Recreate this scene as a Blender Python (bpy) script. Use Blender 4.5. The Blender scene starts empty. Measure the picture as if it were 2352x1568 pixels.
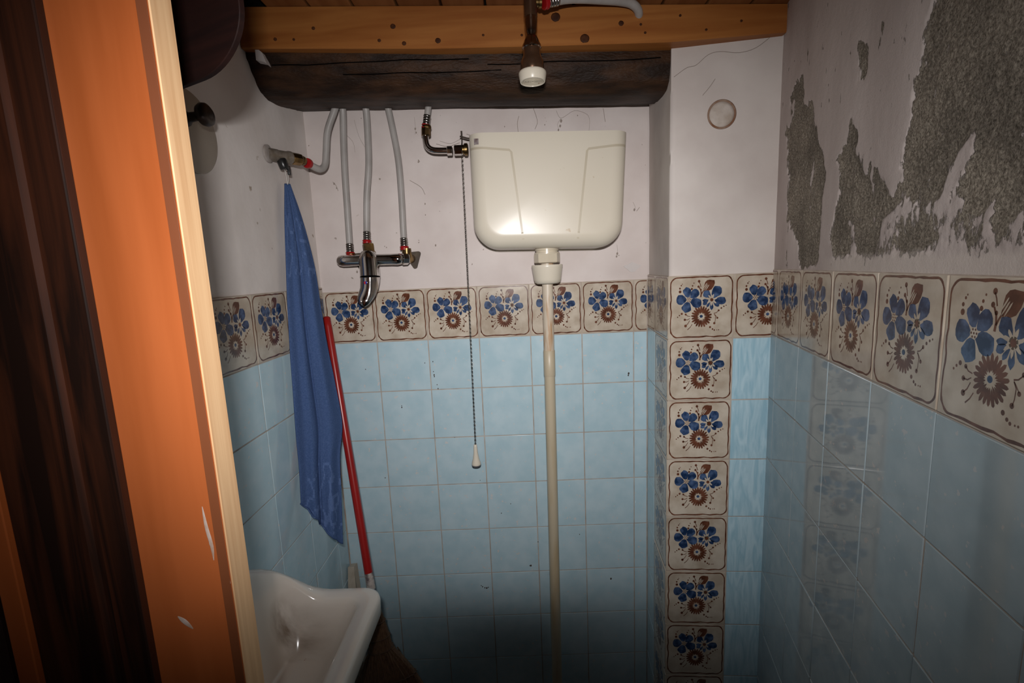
import bpy, bmesh, math, random
from mathutils import Vector, Matrix, noise
import numpy as np

random.seed(7)
S = bpy.context.scene
COL = S.collection
PI = math.pi

# ------------------------------------------------------------------ camera
CAM = Vector((0.2601, -1.3644, 1.5428))
RIGHT = Vector((0.9991, 0.0044, -0.0421))
DOWN = Vector((-0.0409, -0.1507, -0.9877))
FWD = Vector((-0.0107, 0.9886, -0.1504))
cd = bpy.data.cameras.new('camera')
cd.sensor_width = 36.0
cd.lens = 16.605
cd.clip_start = 0.01
co = bpy.data.objects.new('camera', cd)
COL.objects.link(co)
M3 = Matrix((RIGHT, -DOWN, -FWD)).transposed()
co.matrix_world = Matrix.Translation(CAM) @ M3.to_4x4()
S.camera = co

# ------------------------------------------------------------------ world, flash, exposure
w = bpy.data.worlds.new('world')
S.world = w
w.use_nodes = True
w.node_tree.nodes['Background'].inputs[0].default_value = (0.8, 0.85, 1.0, 1)
w.node_tree.nodes['Background'].inputs[1].default_value = 0.003
S.view_settings.view_transform = 'Standard'
S.view_settings.look = 'None'
S.view_settings.gamma = 1.0
S.view_settings.use_curve_mapping = False
S.view_settings.exposure = 0.0
FLASH = CAM - DOWN * 0.090 - FWD * 0.080
fl = bpy.data.lights.new('flash', 'AREA')
fl.shape = 'RECTANGLE'
fl.size = 0.05
fl.size_y = 0.007
fl.energy = 13.9
fl.spread = math.radians(170)
fl.color = (1.0, 0.97, 0.96)
# beam pattern of the flash reflector: wide across, narrow up and down
fl.use_nodes = True
FN, FL_ = fl.node_tree.nodes, fl.node_tree.links
em = FN['Emission']
ge = FN.new('ShaderNodeNewGeometry')
def fdot(v):
    n = FN.new('ShaderNodeVectorMath'); n.operation = 'DOT_PRODUCT'
    FL_.new(ge.outputs['Incoming'], n.inputs[0]); n.inputs[1].default_value = v
    return n.outputs['Value']
def fmath(op, a, b=None):
    n = FN.new('ShaderNodeMath'); n.operation = op
    for i, q in enumerate((a, b)):
        if q is None: continue
        if isinstance(q, (int, float)): n.inputs[i].default_value = q
        else: FL_.new(q, n.inputs[i])
    return n.outputs[0]
fz = fmath('MAXIMUM', fmath('ABSOLUTE', fdot(FWD)), .05)
tx = fmath('ABSOLUTE', fmath('DIVIDE', fdot(RIGHT), fz)); ty = fmath('ABSOLUTE', fmath('SUBTRACT', fmath('DIVIDE', fdot(DOWN), fz), .03))
fx = fmath('POWER', fmath('DIVIDE', tx, .735), 2.0); fy = fmath('POWER', fmath('DIVIDE', ty, .60), 3.0)
FL_.new(fmath('EXPONENT', fmath('MULTIPLY', fmath('ADD', fx, fy), -1.0)), em.inputs['Strength'])
fo = bpy.data.objects.new('flash', fl)
COL.objects.link(fo)
fo.matrix_world = Matrix.Translation(FLASH) @ M3.to_4x4() @ Matrix.Rotation(math.radians(-1), 4, 'X')

# ------------------------------------------------------------------ helpers
def tag(o, label=None, cat=None, group=None, kind=None):
    if label: o['label'] = label
    if cat: o['category'] = cat
    if group: o['group'] = group
    if kind: o['kind'] = kind
    return o

def empty(name, loc=(0, 0, 0)):
    o = bpy.data.objects.new(name, None)
    o.empty_display_size = 0.02
    o.location = loc
    COL.objects.link(o)
    return o

def link(name, me, parent=None):
    o = bpy.data.objects.new(name, me)
    COL.objects.link(o)
    if parent is not None:
        o.parent = parent
        if parent.type == 'EMPTY':
            o.matrix_parent_inverse = Matrix.Translation(-Vector(parent.location))
    return o

def obj(name, bm, mats, parent=None, smooth=False, sharp=None):
    me = bpy.data.meshes.new(name)
    bmesh.ops.recalc_face_normals(bm, faces=bm.faces[:])
    bm.to_mesh(me)
    bm.free()
    for m in (mats if isinstance(mats, (list, tuple)) else [mats]):
        me.materials.append(m)
    if smooth:
        me.polygons.foreach_set('use_smooth', [True] * len(me.polygons))
        if sharp:
            me.set_sharp_from_angle(angle=math.radians(sharp))
    return link(name, me, parent)

def box(bm, x0, x1, y0, y1, z0, z1, mi=0, bev=0.0):
    r = bmesh.ops.create_cube(bm, size=1)
    vs = r['verts']
    for v in vs:
        v.co = Vector((x0 + (v.co.x + .5) * (x1 - x0), y0 + (v.co.y + .5) * (y1 - y0), z0 + (v.co.z + .5) * (z1 - z0)))
    fs = list({f for v in vs for f in v.link_faces})
    for f in fs: f.material_index = mi
    if bev:
        es = list({e for f in fs for e in f.edges})
        bmesh.ops.bevel(bm, geom=es, offset=bev, segments=2, affect='EDGES', profile=.5)
    return vs

def catmull(pts, k=8):
    P = [Vector(p) for p in pts]
    P = [P[0] * 2 - P[1]] + P + [P[-1] * 2 - P[-2]]
    out = []
    for i in range(1, len(P) - 2):
        a, b, c, d = P[i - 1:i + 3]
        for j in range(k):
            t = j / k
            out.append(.5 * ((2 * b) + (c - a) * t + (2 * a - 5 * b + 4 * c - d) * t * t + (3 * b - a - 3 * c + d) * t ** 3))
    out.append(P[-2])
    return out

def tube(bm, path, r, n=14, cap=True, mi=0, ell=None):
    path = [Vector(p) for p in path]
    rs = r if isinstance(r, (list, tuple)) else [r] * len(path)
    t0 = (path[1] - path[0]).normalized()
    up = Vector((0, 1, 0)) if abs(t0.y) < .8 else Vector((1, 0, 0))
    nrm = t0.cross(up).normalized()
    rings = []
    for i, p in enumerate(path):
        t = (path[min(i + 1, len(path) - 1)] - path[max(i - 1, 0)]).normalized()
        nrm = (nrm - t * nrm.dot(t)).normalized()
        b = t.cross(nrm)
        rings.append([bm.verts.new(p + (nrm * math.cos(a) * (ell or 1) + b * math.sin(a)) * rs[i]) for a in [2 * PI * k / n for k in range(n)]])
    for A, B in zip(rings, rings[1:]):
        for k in range(n):
            f = bm.faces.new((A[k], A[(k + 1) % n], B[(k + 1) % n], B[k])); f.material_index = mi
    if cap:
        for R in (rings[0], rings[-1]):
            f = bm.faces.new(R); f.material_index = mi
    return rings

def lathe(bm, prof, origin, axis=(0, 0, 1), n=32, mi=0, cap=True):
    """prof: list of (radius, height along axis)"""
    a = Vector(axis).normalized()
    x = a.cross(Vector((0, 1, 0)) if abs(a.y) < .8 else Vector((1, 0, 0))).normalized()
    y = a.cross(x)
    o = Vector(origin)
    rings = []
    for r, h in prof:
        rings.append([bm.verts.new(o + a * h + (x * math.cos(2 * PI * k / n) + y * math.sin(2 * PI * k / n)) * max(r, 1e-5)) for k in range(n)])
    for A, B in zip(rings, rings[1:]):
        for k in range(n):
            f = bm.faces.new((A[k], A[(k + 1) % n], B[(k + 1) % n], B[k])); f.material_index = mi
    if cap:
        for R in (rings[0], rings[-1]):
            f = bm.faces.new(R); f.material_index = mi

def loft(bm, rings, close=True, caps=(True, True), mi=0):
    R = [[bm.verts.new(p) for p in r] for r in rings]
    n = len(R[0])
    for A, B in zip(R, R[1:]):
        for k in range(n if close else n - 1):
            f = bm.faces.new((A[k], A[(k + 1) % n], B[(k + 1) % n], B[k])); f.material_index = mi
    if caps[0]: bm.faces.new(R[0]).material_index = mi
    if caps[1]: bm.faces.new(R[-1]).material_index = mi
    return R

# ------------------------------------------------------------------ materials
def mat(name, col, rough=.5, metal=0.0, col2=None, nscale=6.0, ndetail=4.0, lo=.35, hi=.65, stretch=None, bump=0.0, bscale=None,
        coat=0.0, spec=.5, rnd=0.0, coords='Object', distort=0.0, specks=None):
    m = bpy.data.materials.new(name)
    m.use_nodes = True
    nt = m.node_tree
    N, L = nt.nodes, nt.links
    b = N['Principled BSDF']
    b.inputs['Base Color'].default_value = (*col, 1)
    b.inputs['Roughness'].default_value = rough
    b.inputs['Metallic'].default_value = metal
    b.inputs['Specular IOR Level'].default_value = spec
    if coat:
        b.inputs['Coat Weight'].default_value = coat
        b.inputs['Coat Roughness'].default_value = .06
    vec = None
    if col2 or bump or specks:
        tc = N.new('ShaderNodeTexCoord')
        mp = N.new('ShaderNodeMapping')
        L.new(tc.outputs[coords], mp.inputs['Vector'])
        if stretch: mp.inputs['Scale'].default_value = stretch
        vec = mp.outputs['Vector']
        if rnd:
            oi = N.new('ShaderNodeObjectInfo')
            sc = N.new('ShaderNodeVectorMath'); sc.operation = 'SCALE'
            cmb = N.new('ShaderNodeCombineXYZ')
            for i in range(3): L.new(oi.outputs['Random'], cmb.inputs[i])
            L.new(cmb.outputs[0], sc.inputs[0]); sc.inputs['Scale'].default_value = 37.0
            L.new(sc.outputs[0], mp.inputs['Location'])
    last = None
    if col2:
        nz = N.new('ShaderNodeTexNoise')
        nz.inputs['Scale'].default_value = nscale
        nz.inputs['Detail'].default_value = ndetail
        nz.inputs['Distortion'].default_value = distort
        L.new(vec, nz.inputs['Vector'])
        cr = N.new('ShaderNodeValToRGB')
        cr.color_ramp.elements[0].position = lo
        cr.color_ramp.elements[0].color = (*col, 1)
        cr.color_ramp.elements[1].position = hi
        cr.color_ramp.elements[1].color = (*col2, 1)
        L.new(nz.outputs['Fac'], cr.inputs['Fac'])
        last = cr.outputs['Color']
    if specks:
        scol, sscale, thr = specks
        nz = N.new('ShaderNodeTexNoise')
        nz.inputs['Scale'].default_value = sscale
        nz.inputs['Detail'].default_value = 3
        L.new(vec, nz.inputs['Vector'])
        cr = N.new('ShaderNodeValToRGB')
        cr.color_ramp.elements[0].position = thr
        cr.color_ramp.elements[0].color = (0, 0, 0, 1)
        cr.color_ramp.elements[1].position = thr + .03
        cr.color_ramp.elements[1].color = (1, 1, 1, 1)
        L.new(nz.outputs['Fac'], cr.inputs['Fac'])
        mx = N.new('ShaderNodeMix'); mx.data_type = 'RGBA'
        L.new(cr.outputs['Color'], mx.inputs[0])
        if last: L.new(last, mx.inputs[6])
        else: mx.inputs[6].default_value = (*col, 1)
        mx.inputs[7].default_value = (*scol, 1)
        last = mx.outputs[2]
    if rnd and last:
        oi2 = N.new('ShaderNodeObjectInfo')
        mr = N.new('ShaderNodeMapRange')
        mr.inputs['To Min'].default_value = 1 - rnd; mr.inputs['To Max'].default_value = 1 + rnd
        L.new(oi2.outputs['Random'], mr.inputs['Value'])
        hs = N.new('ShaderNodeHueSaturation')
        L.new(mr.outputs[0], hs.inputs['Value']); L.new(last, hs.inputs['Color'])
        last = hs.outputs['Color']
    if last: L.new(last, b.inputs['Base Color'])
    if bump:
        nb = N.new('ShaderNodeTexNoise')
        nb.inputs['Scale'].default_value = bscale or nscale * 3
        nb.inputs['Detail'].default_value = 5
        L.new(vec, nb.inputs['Vector'])
        bp = N.new('ShaderNodeBump')
        bp.inputs['Strength'].default_value = min(1, bump)
        bp.inputs['Distance'].default_value = .002
        L.new(nb.outputs['Fac'], bp.inputs['Height'])
        L.new(bp.outputs['Normal'], b.inputs['Normal'])
    return m

MAT = {}
MAT['plaster'] = mat('plaster', (.62, .545, .515), .85, col2=(.69, .62, .59), nscale=9, bump=.35, bscale=45, specks=((.30, .25, .21), 60, .725))
MAT['plaster_left'] = mat('plaster_left', (.70, .64, .60), .85, col2=(.79, .735, .70), nscale=7, bump=.45, bscale=30, specks=((.40, .33, .27), 22, .70))
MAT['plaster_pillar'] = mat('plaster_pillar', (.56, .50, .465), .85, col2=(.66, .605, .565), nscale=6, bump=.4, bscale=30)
MAT['grout'] = mat('grout', (.50, .43, .37), .9, col2=(.36, .29, .24), nscale=25)
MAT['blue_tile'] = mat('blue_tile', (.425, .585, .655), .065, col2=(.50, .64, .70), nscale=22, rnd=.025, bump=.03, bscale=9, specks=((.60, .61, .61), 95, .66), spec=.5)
MAT['dusty_tile'] = mat('dusty_tile', (.330, .410, .445), .055, spec=.5, col2=(.40, .475, .505), nscale=22, rnd=.03, bump=.03, bscale=9, specks=((.48, .49, .49), 95, .66))  # blue tile darkened and greyed: flash falloff on the right wall put into colour
MAT['wavy_tile'] = mat('wavy_tile', (.34, .55, .66), .15, col2=(.50, .69, .78), nscale=14, distort=1.2, stretch=(5, 1, .9), rnd=.02, bump=.05, bscale=9)
MAT['cream_tile'] = mat('cream_tile', (.43, .355, .275), .15, col2=(.57, .50, .41), nscale=28, ndetail=6, rnd=.05, bump=.05, bscale=60)
MAT['brown_paint'] = mat('brown_paint', (.075, .022, .010), .18, col2=(.155, .056, .030), nscale=60, rnd=.04)
MAT['blue_paint'] = mat('blue_paint', (.010, .028, .080), .18, col2=(.082, .135, .26), nscale=75, ndetail=6, rnd=.05, lo=.40, hi=.72)
MAT['cistern'] = mat('cistern', (.68, .625, .52), .29, spec=.33, col2=(.66, .60, .49), nscale=4, specks=((.55, .45, .32), 40, .74))
MAT['cistern_groove'] = mat('cistern_groove', (.52, .46, .35), .35)
MAT['pipe'] = mat('pipe', (.50, .43, .31), .4, col2=(.42, .31, .17), nscale=9, stretch=(3, 3, .5), lo=.45, hi=.75)
MAT['pipe_stain'] = mat('pipe_stain', (.60, .52, .41), .4, col2=(.40, .21, .08), nscale=13, stretch=(5, 5, .6), lo=.52, hi=.68)
MAT['cream_plastic'] = mat('cream_plastic', (.60, .53, .41), .25, specks=((.30, .14, .06), 70, .70))
MAT['chrome'] = mat('chrome', (.62, .60, .58), .09, 1.0, bump=.08, bscale=40)
MAT['chrome_dull'] = mat('chrome_dull', (.38, .36, .34), .28, 1.0, col2=(.20, .18, .16), nscale=60, bump=.15)
MAT['dark_bronze'] = mat('dark_bronze', (.17, .095, .055), .22, .75, col2=(.12, .07, .045), nscale=30)
MAT['old_brass'] = mat('old_brass', (.085, .06, .038), .6, .4, col2=(.05, .035, .025), nscale=60)
MAT['chrome_bronze'] = mat('chrome_bronze', (.30, .22, .17), .16, 1.0)
MAT['brass'] = mat('brass', (.30, .19, .07), .32, 1.0, col2=(.13, .085, .04), nscale=60)
MAT['hose'] = mat('hose', (.41, .385, .365), .42, col2=(.33, .305, .285), nscale=14, stretch=(2, 2, 1), specks=((.30, .27, .24), 90, .72))
MAT['red_plastic'] = mat('red_plastic', (.34, .006, .008), .35)
MAT['black_plastic'] = mat('black_plastic', (.012, .012, .012), .3)
MAT['white_wire'] = mat('white_wire', (.55, .52, .48), .4)
MAT['log'] = mat('log', (.016, .0072, .0036), .55, col2=(.062, .027, .0115), nscale=9, ndetail=8, stretch=(1.3, 4, 4), bump=1.0, bscale=75, lo=.38, hi=.72, spec=.22)
MAT['pine'] = mat('pine', (.28, .092, .019), .5, spec=.3, col2=(.38, .148, .036), nscale=6, ndetail=7, stretch=(.5, 7, 7), distort=.7, specks=((.11, .035, .012), 7, .80))
MAT['knot'] = mat('knot', (.040, .014, .007), .6, spec=.15, col2=(.09, .032, .012), nscale=60)
MAT['plank'] = mat('plank', (.21, .075, .022), .5, col2=(.29, .12, .04), nscale=7, ndetail=6, stretch=(7, .4, 1), rnd=.12)
MAT['gap'] = mat('gap', (.01, .006, .004), .9)
MAT['door_paint'] = mat('door_paint', (.36, .086, .020), .5, col2=(.47, .122, .033), nscale=3, ndetail=7, stretch=(8, 8, .7), spec=.3, specks=((.30, .19, .13), 10, .79))
MAT['raw_pine'] = mat('raw_pine', (.68, .40, .20), .6, col2=(.84, .55, .30), nscale=8, ndetail=6, stretch=(5, 14, .5))
MAT['dark_stain'] = mat('dark_stain', (.014, .006, .004), .6, col2=(.082, .023, .0095), nscale=6, ndetail=7, stretch=(9, 9, .5), distort=.8, lo=.40, hi=.74, spec=.12)
MAT['dark_bead'] = mat('dark_bead', (.06, .018, .009), .4, col2=(.022, .009, .006), nscale=6, stretch=(6, 6, .6))
MAT['towel'] = mat('towel', (.060, .108, .25), .95, col2=(.082, .138, .30), nscale=300, bump=1.0, bscale=700, spec=.1)
MAT['towel_relief'] = mat('towel_relief', (.125, .195, .40), .95, col2=(.095, .16, .34), nscale=300, bump=1.0, bscale=700, spec=.1)
MAT['red_handle'] = mat('red_handle', (.27, .006, .006), .3, col2=(.33, .012, .01), nscale=8)
MAT['paper_sleeve'] = mat('paper_sleeve', (.50, .44, .40), .5, col2=(.13, .10, .10), nscale=55, lo=.45, hi=.62)
MAT['grey_handle'] = mat('grey_handle', (.10, .10, .11), .45)
MAT['straw'] = mat('straw', (.085, .040, .018), .85, col2=(.15, .075, .034), nscale=30, stretch=(8, 8, .6), bump=.8)
MAT['twine'] = mat('twine', (.08, .04, .02), .8)
MAT['ceramic'] = mat('ceramic', (.80, .74, .67), .13, col2=(.75, .68, .60), nscale=5, specks=((.32, .17, .07), 55, .735))
def stain_ceramic(m):
    nt = m.node_tree; N, L = nt.nodes, nt.links
    b = N['Principled BSDF']; src = b.inputs['Base Color'].links[0].from_socket
    tc = N.new('ShaderNodeTexCoord'); sp = N.new('ShaderNodeSeparateXYZ'); L.new(tc.outputs['Object'], sp.inputs[0])
    nz = N.new('ShaderNodeTexNoise'); nz.inputs['Scale'].default_value = 16; nz.inputs['Detail'].default_value = 6
    mp = N.new('ShaderNodeMapping'); mp.inputs['Scale'].default_value = (.7, 2.5, 1); L.new(tc.outputs['Object'], mp.inputs[0]); L.new(mp.outputs[0], nz.inputs['Vector'])
    a = N.new('ShaderNodeMath'); a.operation = 'ADD'; L.new(sp.outputs[1], a.inputs[0]); a.inputs[1].default_value = .470
    ab = N.new('ShaderNodeMath'); ab.operation = 'ABSOLUTE'; L.new(a.outputs[0], ab.inputs[0])
    mr = N.new('ShaderNodeMapRange'); mr.inputs['From Min'].default_value = 0; mr.inputs['From Max'].default_value = .038; mr.inputs['To Min'].default_value = 1; mr.inputs['To Max'].default_value = 0; L.new(ab.outputs[0], mr.inputs['Value'])
    rp = N.new('ShaderNodeMapRange'); rp.inputs['From Min'].default_value = .34; rp.inputs['From Max'].default_value = .60; L.new(nz.outputs['Fac'], rp.inputs['Value'])
    ml = N.new('ShaderNodeMath'); ml.operation = 'MULTIPLY'; xr = N.new('ShaderNodeMapRange'); xr.inputs['From Min'].default_value = -.15; xr.inputs['From Max'].default_value = -.25; L.new(sp.outputs[0], xr.inputs['Value'])
    m0 = N.new('ShaderNodeMath'); m0.operation = 'MULTIPLY'; L.new(mr.outputs[0], m0.inputs[0]); L.new(xr.outputs[0], m0.inputs[1])
    zr_ = N.new('ShaderNodeMapRange'); zr_.inputs['From Min'].default_value = .885; zr_.inputs['From Max'].default_value = .84; L.new(sp.outputs[2], zr_.inputs['Value'])
    m1 = N.new('ShaderNodeMath'); m1.operation = 'MULTIPLY'; L.new(m0.outputs[0], m1.inputs[0]); L.new(zr_.outputs[0], m1.inputs[1])
    L.new(m1.outputs[0], ml.inputs[0]); L.new(rp.outputs[0], ml.inputs[1])
    mx = N.new('ShaderNodeMix'); mx.data_type = 'RGBA'; L.new(ml.outputs[0], mx.inputs[0]); L.new(src, mx.inputs[6]); mx.inputs[7].default_value = (.17, .10, .05, 1)
    L.new(mx.outputs[2], b.inputs['Base Color'])
stain_ceramic(MAT['ceramic'])
MAT['rust'] = mat('rust', (.36, .24, .14), .4, col2=(.55, .48, .41), nscale=14)
MAT['old_board'] = mat('old_board', (.55, .50, .42), .8, col2=(.40, .35, .28), nscale=16, bump=.5)
MAT['cabinet'] = mat('cabinet', (.010, .0032, .0026), .7, spec=.2, col2=(.020, .006, .0042), nscale=5, ndetail=7, stretch=(1, 1, 14))
MAT['peg'] = mat('peg', (.022, .012, .008), .4)
MAT['plate'] = mat('plate', (.40, .34, .27), .5, col2=(.46, .40, .33), nscale=8)
MAT['plug'] = mat('plug', (.42, .35, .29), .85, col2=(.58, .52, .47), nscale=25, bump=.6)
MAT['plug_rim'] = mat('plug_rim', (.20, .085, .04), .9, col2=(.34, .25, .19), nscale=30)
MAT['soot'] = mat('soot', (.055, .04, .03), .9)
MAT['crack_dark'] = mat('crack_dark', (.003, .002, .0015), .95, spec=.05)
MAT['web'] = mat('web', (.30, .25, .215), .9)
MAT['floor'] = mat('floor', (.16, .13, .11), .4, col2=(.2, .17, .15), nscale=8)
MAT['rubber'] = mat('rubber', (.01, .01, .01), .6)
MAT['sticker'] = mat('sticker', (.42, .38, .38), .3, .6, col2=(.16, .09, .08), nscale=60)
MAT['indicator_red'] = mat('indicator_red', (.45, .02, .02), .3)
MAT['indicator_blue'] = mat('indicator_blue', (.02, .04, .3), .3)

def peel_material():
    m = bpy.data.materials.new('peeling_plaster'); m.use_nodes = True
    nt = m.node_tree; N, L = nt.nodes, nt.links
    b = N['Principled BSDF']; b.inputs['Roughness'].default_value = .92
    b.inputs['Specular IOR Level'].default_value = .2
    at = N.new('ShaderNodeAttribute'); at.attribute_name = 'bare'
    tc = N.new('ShaderNodeTexCoord')
    n1 = N.new('ShaderNodeTexNoise'); n1.inputs['Scale'].default_value = 70; n1.inputs['Detail'].default_value = 9; n1.inputs['Roughness'].default_value = .65
    n2 = N.new('ShaderNodeTexNoise'); n2.inputs['Scale'].default_value = 330; n2.inputs['Detail'].default_value = 6; n2.inputs['Roughness'].default_value = .68
    n3 = N.new('ShaderNodeTexNoise'); n3.inputs['Scale'].default_value = 6; n3.inputs['Detail'].default_value = 4
    mpz = N.new('ShaderNodeMapping'); mpz.inputs['Scale'].default_value = (1, 1, .42); L.new(tc.outputs['Object'], mpz.inputs[0])
    for n in (n1, n3): L.new(mpz.outputs[0], n.inputs['Vector'])
    L.new(tc.outputs['Object'], n2.inputs['Vector'])
    ad = N.new('ShaderNodeMath'); ad.operation = 'MULTIPLY_ADD'
    L.new(n1.outputs['Fac'], ad.inputs[0]); ad.inputs[1].default_value = 2.8
    sb = N.new('ShaderNodeMath'); sb.operation = 'SUBTRACT'
    L.new(at.outputs['Fac'], sb.inputs[0]); sb.inputs[1].default_value = 1.4
    L.new(sb.outputs[0], ad.inputs[2])
    mk = N.new('ShaderNodeMapRange'); mk.inputs['From Min'].default_value = .44; mk.inputs['From Max'].default_value = .56
    L.new(ad.outputs[0], mk.inputs['Value'])
    c1 = N.new('ShaderNodeValToRGB')
    c1.color_ramp.elements[0].position = .30; c1.color_ramp.elements[0].color = (.40, .335, .31, 1)
    c1.color_ramp.elements[1].position = .7; c1.color_ramp.elements[1].color = (.63, .555, .525, 1)
    L.new(n3.outputs['Fac'], c1.inputs['Fac'])
    c2 = N.new('ShaderNodeValToRGB')
    c2.color_ramp.elements[0].position = .36; c2.color_ramp.elements[0].color = (.125, .103, .080, 1)
    c2.color_ramp.elements[1].position = .66; c2.color_ramp.elements[1].color = (.46, .40, .325, 1)
    L.new(n2.outputs['Fac'], c2.inputs['Fac'])
    mx = N.new('ShaderNodeMix'); mx.data_type = 'RGBA'
    n4 = N.new('ShaderNodeTexNoise'); n4.inputs['Scale'].default_value = 13; n4.inputs['Detail'].default_value = 7; L.new(tc.outputs['Object'], n4.inputs['Vector'])
    c4 = N.new('ShaderNodeMapRange'); c4.inputs['From Min'].default_value = .3; c4.inputs['From Max'].default_value = .7; c4.inputs['To Min'].default_value = .72; c4.inputs['To Max'].default_value = 1.35; L.new(n4.outputs['Fac'], c4.inputs['Value'])
    hv = N.new('ShaderNodeHueSaturation'); L.new(c2.outputs[0], hv.inputs['Color']); L.new(c4.outputs[0], hv.inputs['Value'])
    L.new(mk.outputs[0], mx.inputs[0]); L.new(c1.outputs[0], mx.inputs[6]); L.new(hv.outputs[0], mx.inputs[7])
    at2 = N.new('ShaderNodeAttribute'); at2.attribute_name = 'fresh'
    mx2 = N.new('ShaderNodeMix'); mx2.data_type = 'RGBA'; L.new(at2.outputs['Fac'], mx2.inputs[0]); L.new(mx.outputs[2], mx2.inputs[6]); mx2.inputs[7].default_value = (.60, .53, .48, 1)
    L.new(mx2.outputs[2], b.inputs['Base Color'])
    bs = N.new('ShaderNodeMath'); bs.operation = 'MULTIPLY'
    ml = N.new('ShaderNodeMath'); ml.operation = 'MULTIPLY_ADD'
    L.new(mk.outputs[0], ml.inputs[0]); ml.inputs[1].default_value = .85; ml.inputs[2].default_value = .12
    L.new(n2.outputs['Fac'], bs.inputs[0]); L.new(ml.outputs[0], bs.inputs[1])
    bp = N.new('ShaderNodeBump'); bp.inputs['Strength'].default_value = 1.0; bp.inputs['Distance'].default_value = .0045
    L.new(bs.outputs[0], bp.inputs['Height']); L.new(bp.outputs['Normal'], b.inputs['Normal'])
    return m
MAT['peel'] = peel_material()

# ------------------------------------------------------------------ tiles
T = 0.15                       # tile pitch
J = 0.0024                     # joint width
TH = 0.0045                    # tile front stands proud of the plaster
def U(x): return (x - 95) / 840
def V(y): return 1 - (y + 10) / 785

def ell(cx, cy, rx, ry, a=0, n=12):
    return [(cx + rx * math.cos(t) * math.cos(a) - ry * math.sin(t) * math.sin(a), cy + rx * math.cos(t) * math.sin(a) + ry * math.sin(t) * math.cos(a)) for t in [2 * PI * k / n for k in range(n)]]

def petal(cx, cy, ln, wd, dx, dy, tip=.3, n=14):
    a = math.atan2(dy, dx)
    out = []
    for k in range(n):
        t = 2 * PI * k / n
        x = math.cos(t); y = math.sin(t)
        y *= (1 - .42 * ((1 - x) / 2) ** 1.6)
        x2 = x * (1.32 if x < 0 else 1.0) + (tip * .35 if k == 0 else 0)
        wob = 1 + .06 * math.sin(5 * t + cx)
        x2 *= ln / 2 * wob * 1.05; y *= wd / 2 * wob * 1.48
        out.append((cx + x2 * math.cos(a) - y * math.sin(a), cy + x2 * math.sin(a) + y * math.cos(a)))
    return out

def stroke(pts, wd):
    P = [Vector((*p, 0)) for p in pts]
    Lf, Rt = [], []
    for i, p in enumerate(P):
        t = (P[min(i + 1, len(P) - 1)] - P[max(i - 1, 0)]).normalized()
        nn = Vector((-t.y, t.x, 0)) * wd / 2 * (1 - .35 * i / len(P))
        Lf.append((p + nn)[:2]); Rt.append((p - nn)[:2])
    return Lf + Rt[::-1]

SHAPES = []     # (material index 1 brown / 2 blue / 0 cream, layer, polygon in source units)
for c in [(340, 190, 104, 80, -23, -95), (438, 213, 108, 84, 75, -72), (458, 326, 128, 92, 97, 38), (335, 382, 108, 96, -28, 97), (262, 283, 108, 98, -101, -2)]:
    SHAPES.append((2, 1, petal(*c)))
for c in [(592, 226, 92, 72, -63, -67), (716, 196, 128, 98, 60, -100), (772, 308, 116, 74, 120, 13), (716, 348, 76, 42, 60, 50), (655, 374, 80, 34, 0, 80), (612, 356, 58, 24, -43, 60), (575, 332, 64, 38, -80, 35), (572, 300, 62, 28, -85, 3)]:
    SHAPES.append((2, 1, petal(*c)))
SHAPES.append((0, 2, ell(363, 285, 33, 31)))
for k in range(7):
    a = k * 2 * PI / 6
    rr = 0 if k == 6 else 22
    SHAPES.append((1, 3, ell(363 + rr * math.cos(a), 285 + rr * math.sin(a), 7, 7, 0, 7)))
for k in range(7):
    a = -2.2 + k * .95
    SHAPES.append((0, 2, petal(655 + 36 * math.cos(a), 295 + 36 * math.sin(a), 66, 16, math.cos(a), math.sin(a))))
SHAPES.append((0, 2, ell(655, 295, 32, 32)))
SHAPES.append((1, 3, ell(655, 295, 21, 21)))
for k in range(22):
    a = 2 * PI * k / 22 + .1
    rr = 92 + 5 * math.sin(k * 3.7)
    SHAPES.append((1, 1, petal(527 + rr * math.cos(a), 498 + rr * math.sin(a), 80, 21, math.cos(a), math.sin(a), 0, 8)))
SHAPES.append((0, 2, ell(524, 494, 36, 32)))
SHAPES.append((2, 3, ell(524, 493, 21, 19)))
bud = [(685, 58), (690, 95), (676, 132), (650, 168), (615, 182), (585, 178), (560, 186), (548, 165), (556, 120), (566, 80), (590, 56), (622, 50), (655, 55)]
SHAPES.append((1, 1, bud))
for k, (x, y) in enumerate([(548, 150), (556, 168), (575, 172)]):
    SHAPES.append((0, 2, petal(x + 22, y - 30, 70, 8, .55, -.8)))
SHAPES.append((1, 1, stroke([(515, 258), (520, 215), (515, 180), (495, 140)], 18)))
SHAPES.append((1, 1, stroke([(520, 228), (538, 195), (560, 165)], 14)))
SHAPES.append((1, 1, stroke([(515, 135), (505, 100), (490, 70)], 10)))
for x, y, r in [(490, 65, 17), (484, 130, 15), (515, 168, 12), (250, 185, 18), (248, 145, 12), (265, 110, 9), (278, 93, 6), (400, 155, 14), (408, 118, 10), (425, 85, 7),
                (275, 455, 14), (245, 475, 9), (222, 495, 8), (745, 427, 13), (778, 400, 11), (810, 380, 9), (838, 368, 7), (730, 518, 13), (693, 583, 15), (325, 465, 13), (315, 530, 15),
                (325, 607, 18), (640, 630, 14), (672, 655, 11), (695, 668, 10), (728, 668, 6), (750, 667, 7)]:
    SHAPES.append((1, 1, ell(x, y, r, r, 0, 9)))
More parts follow.
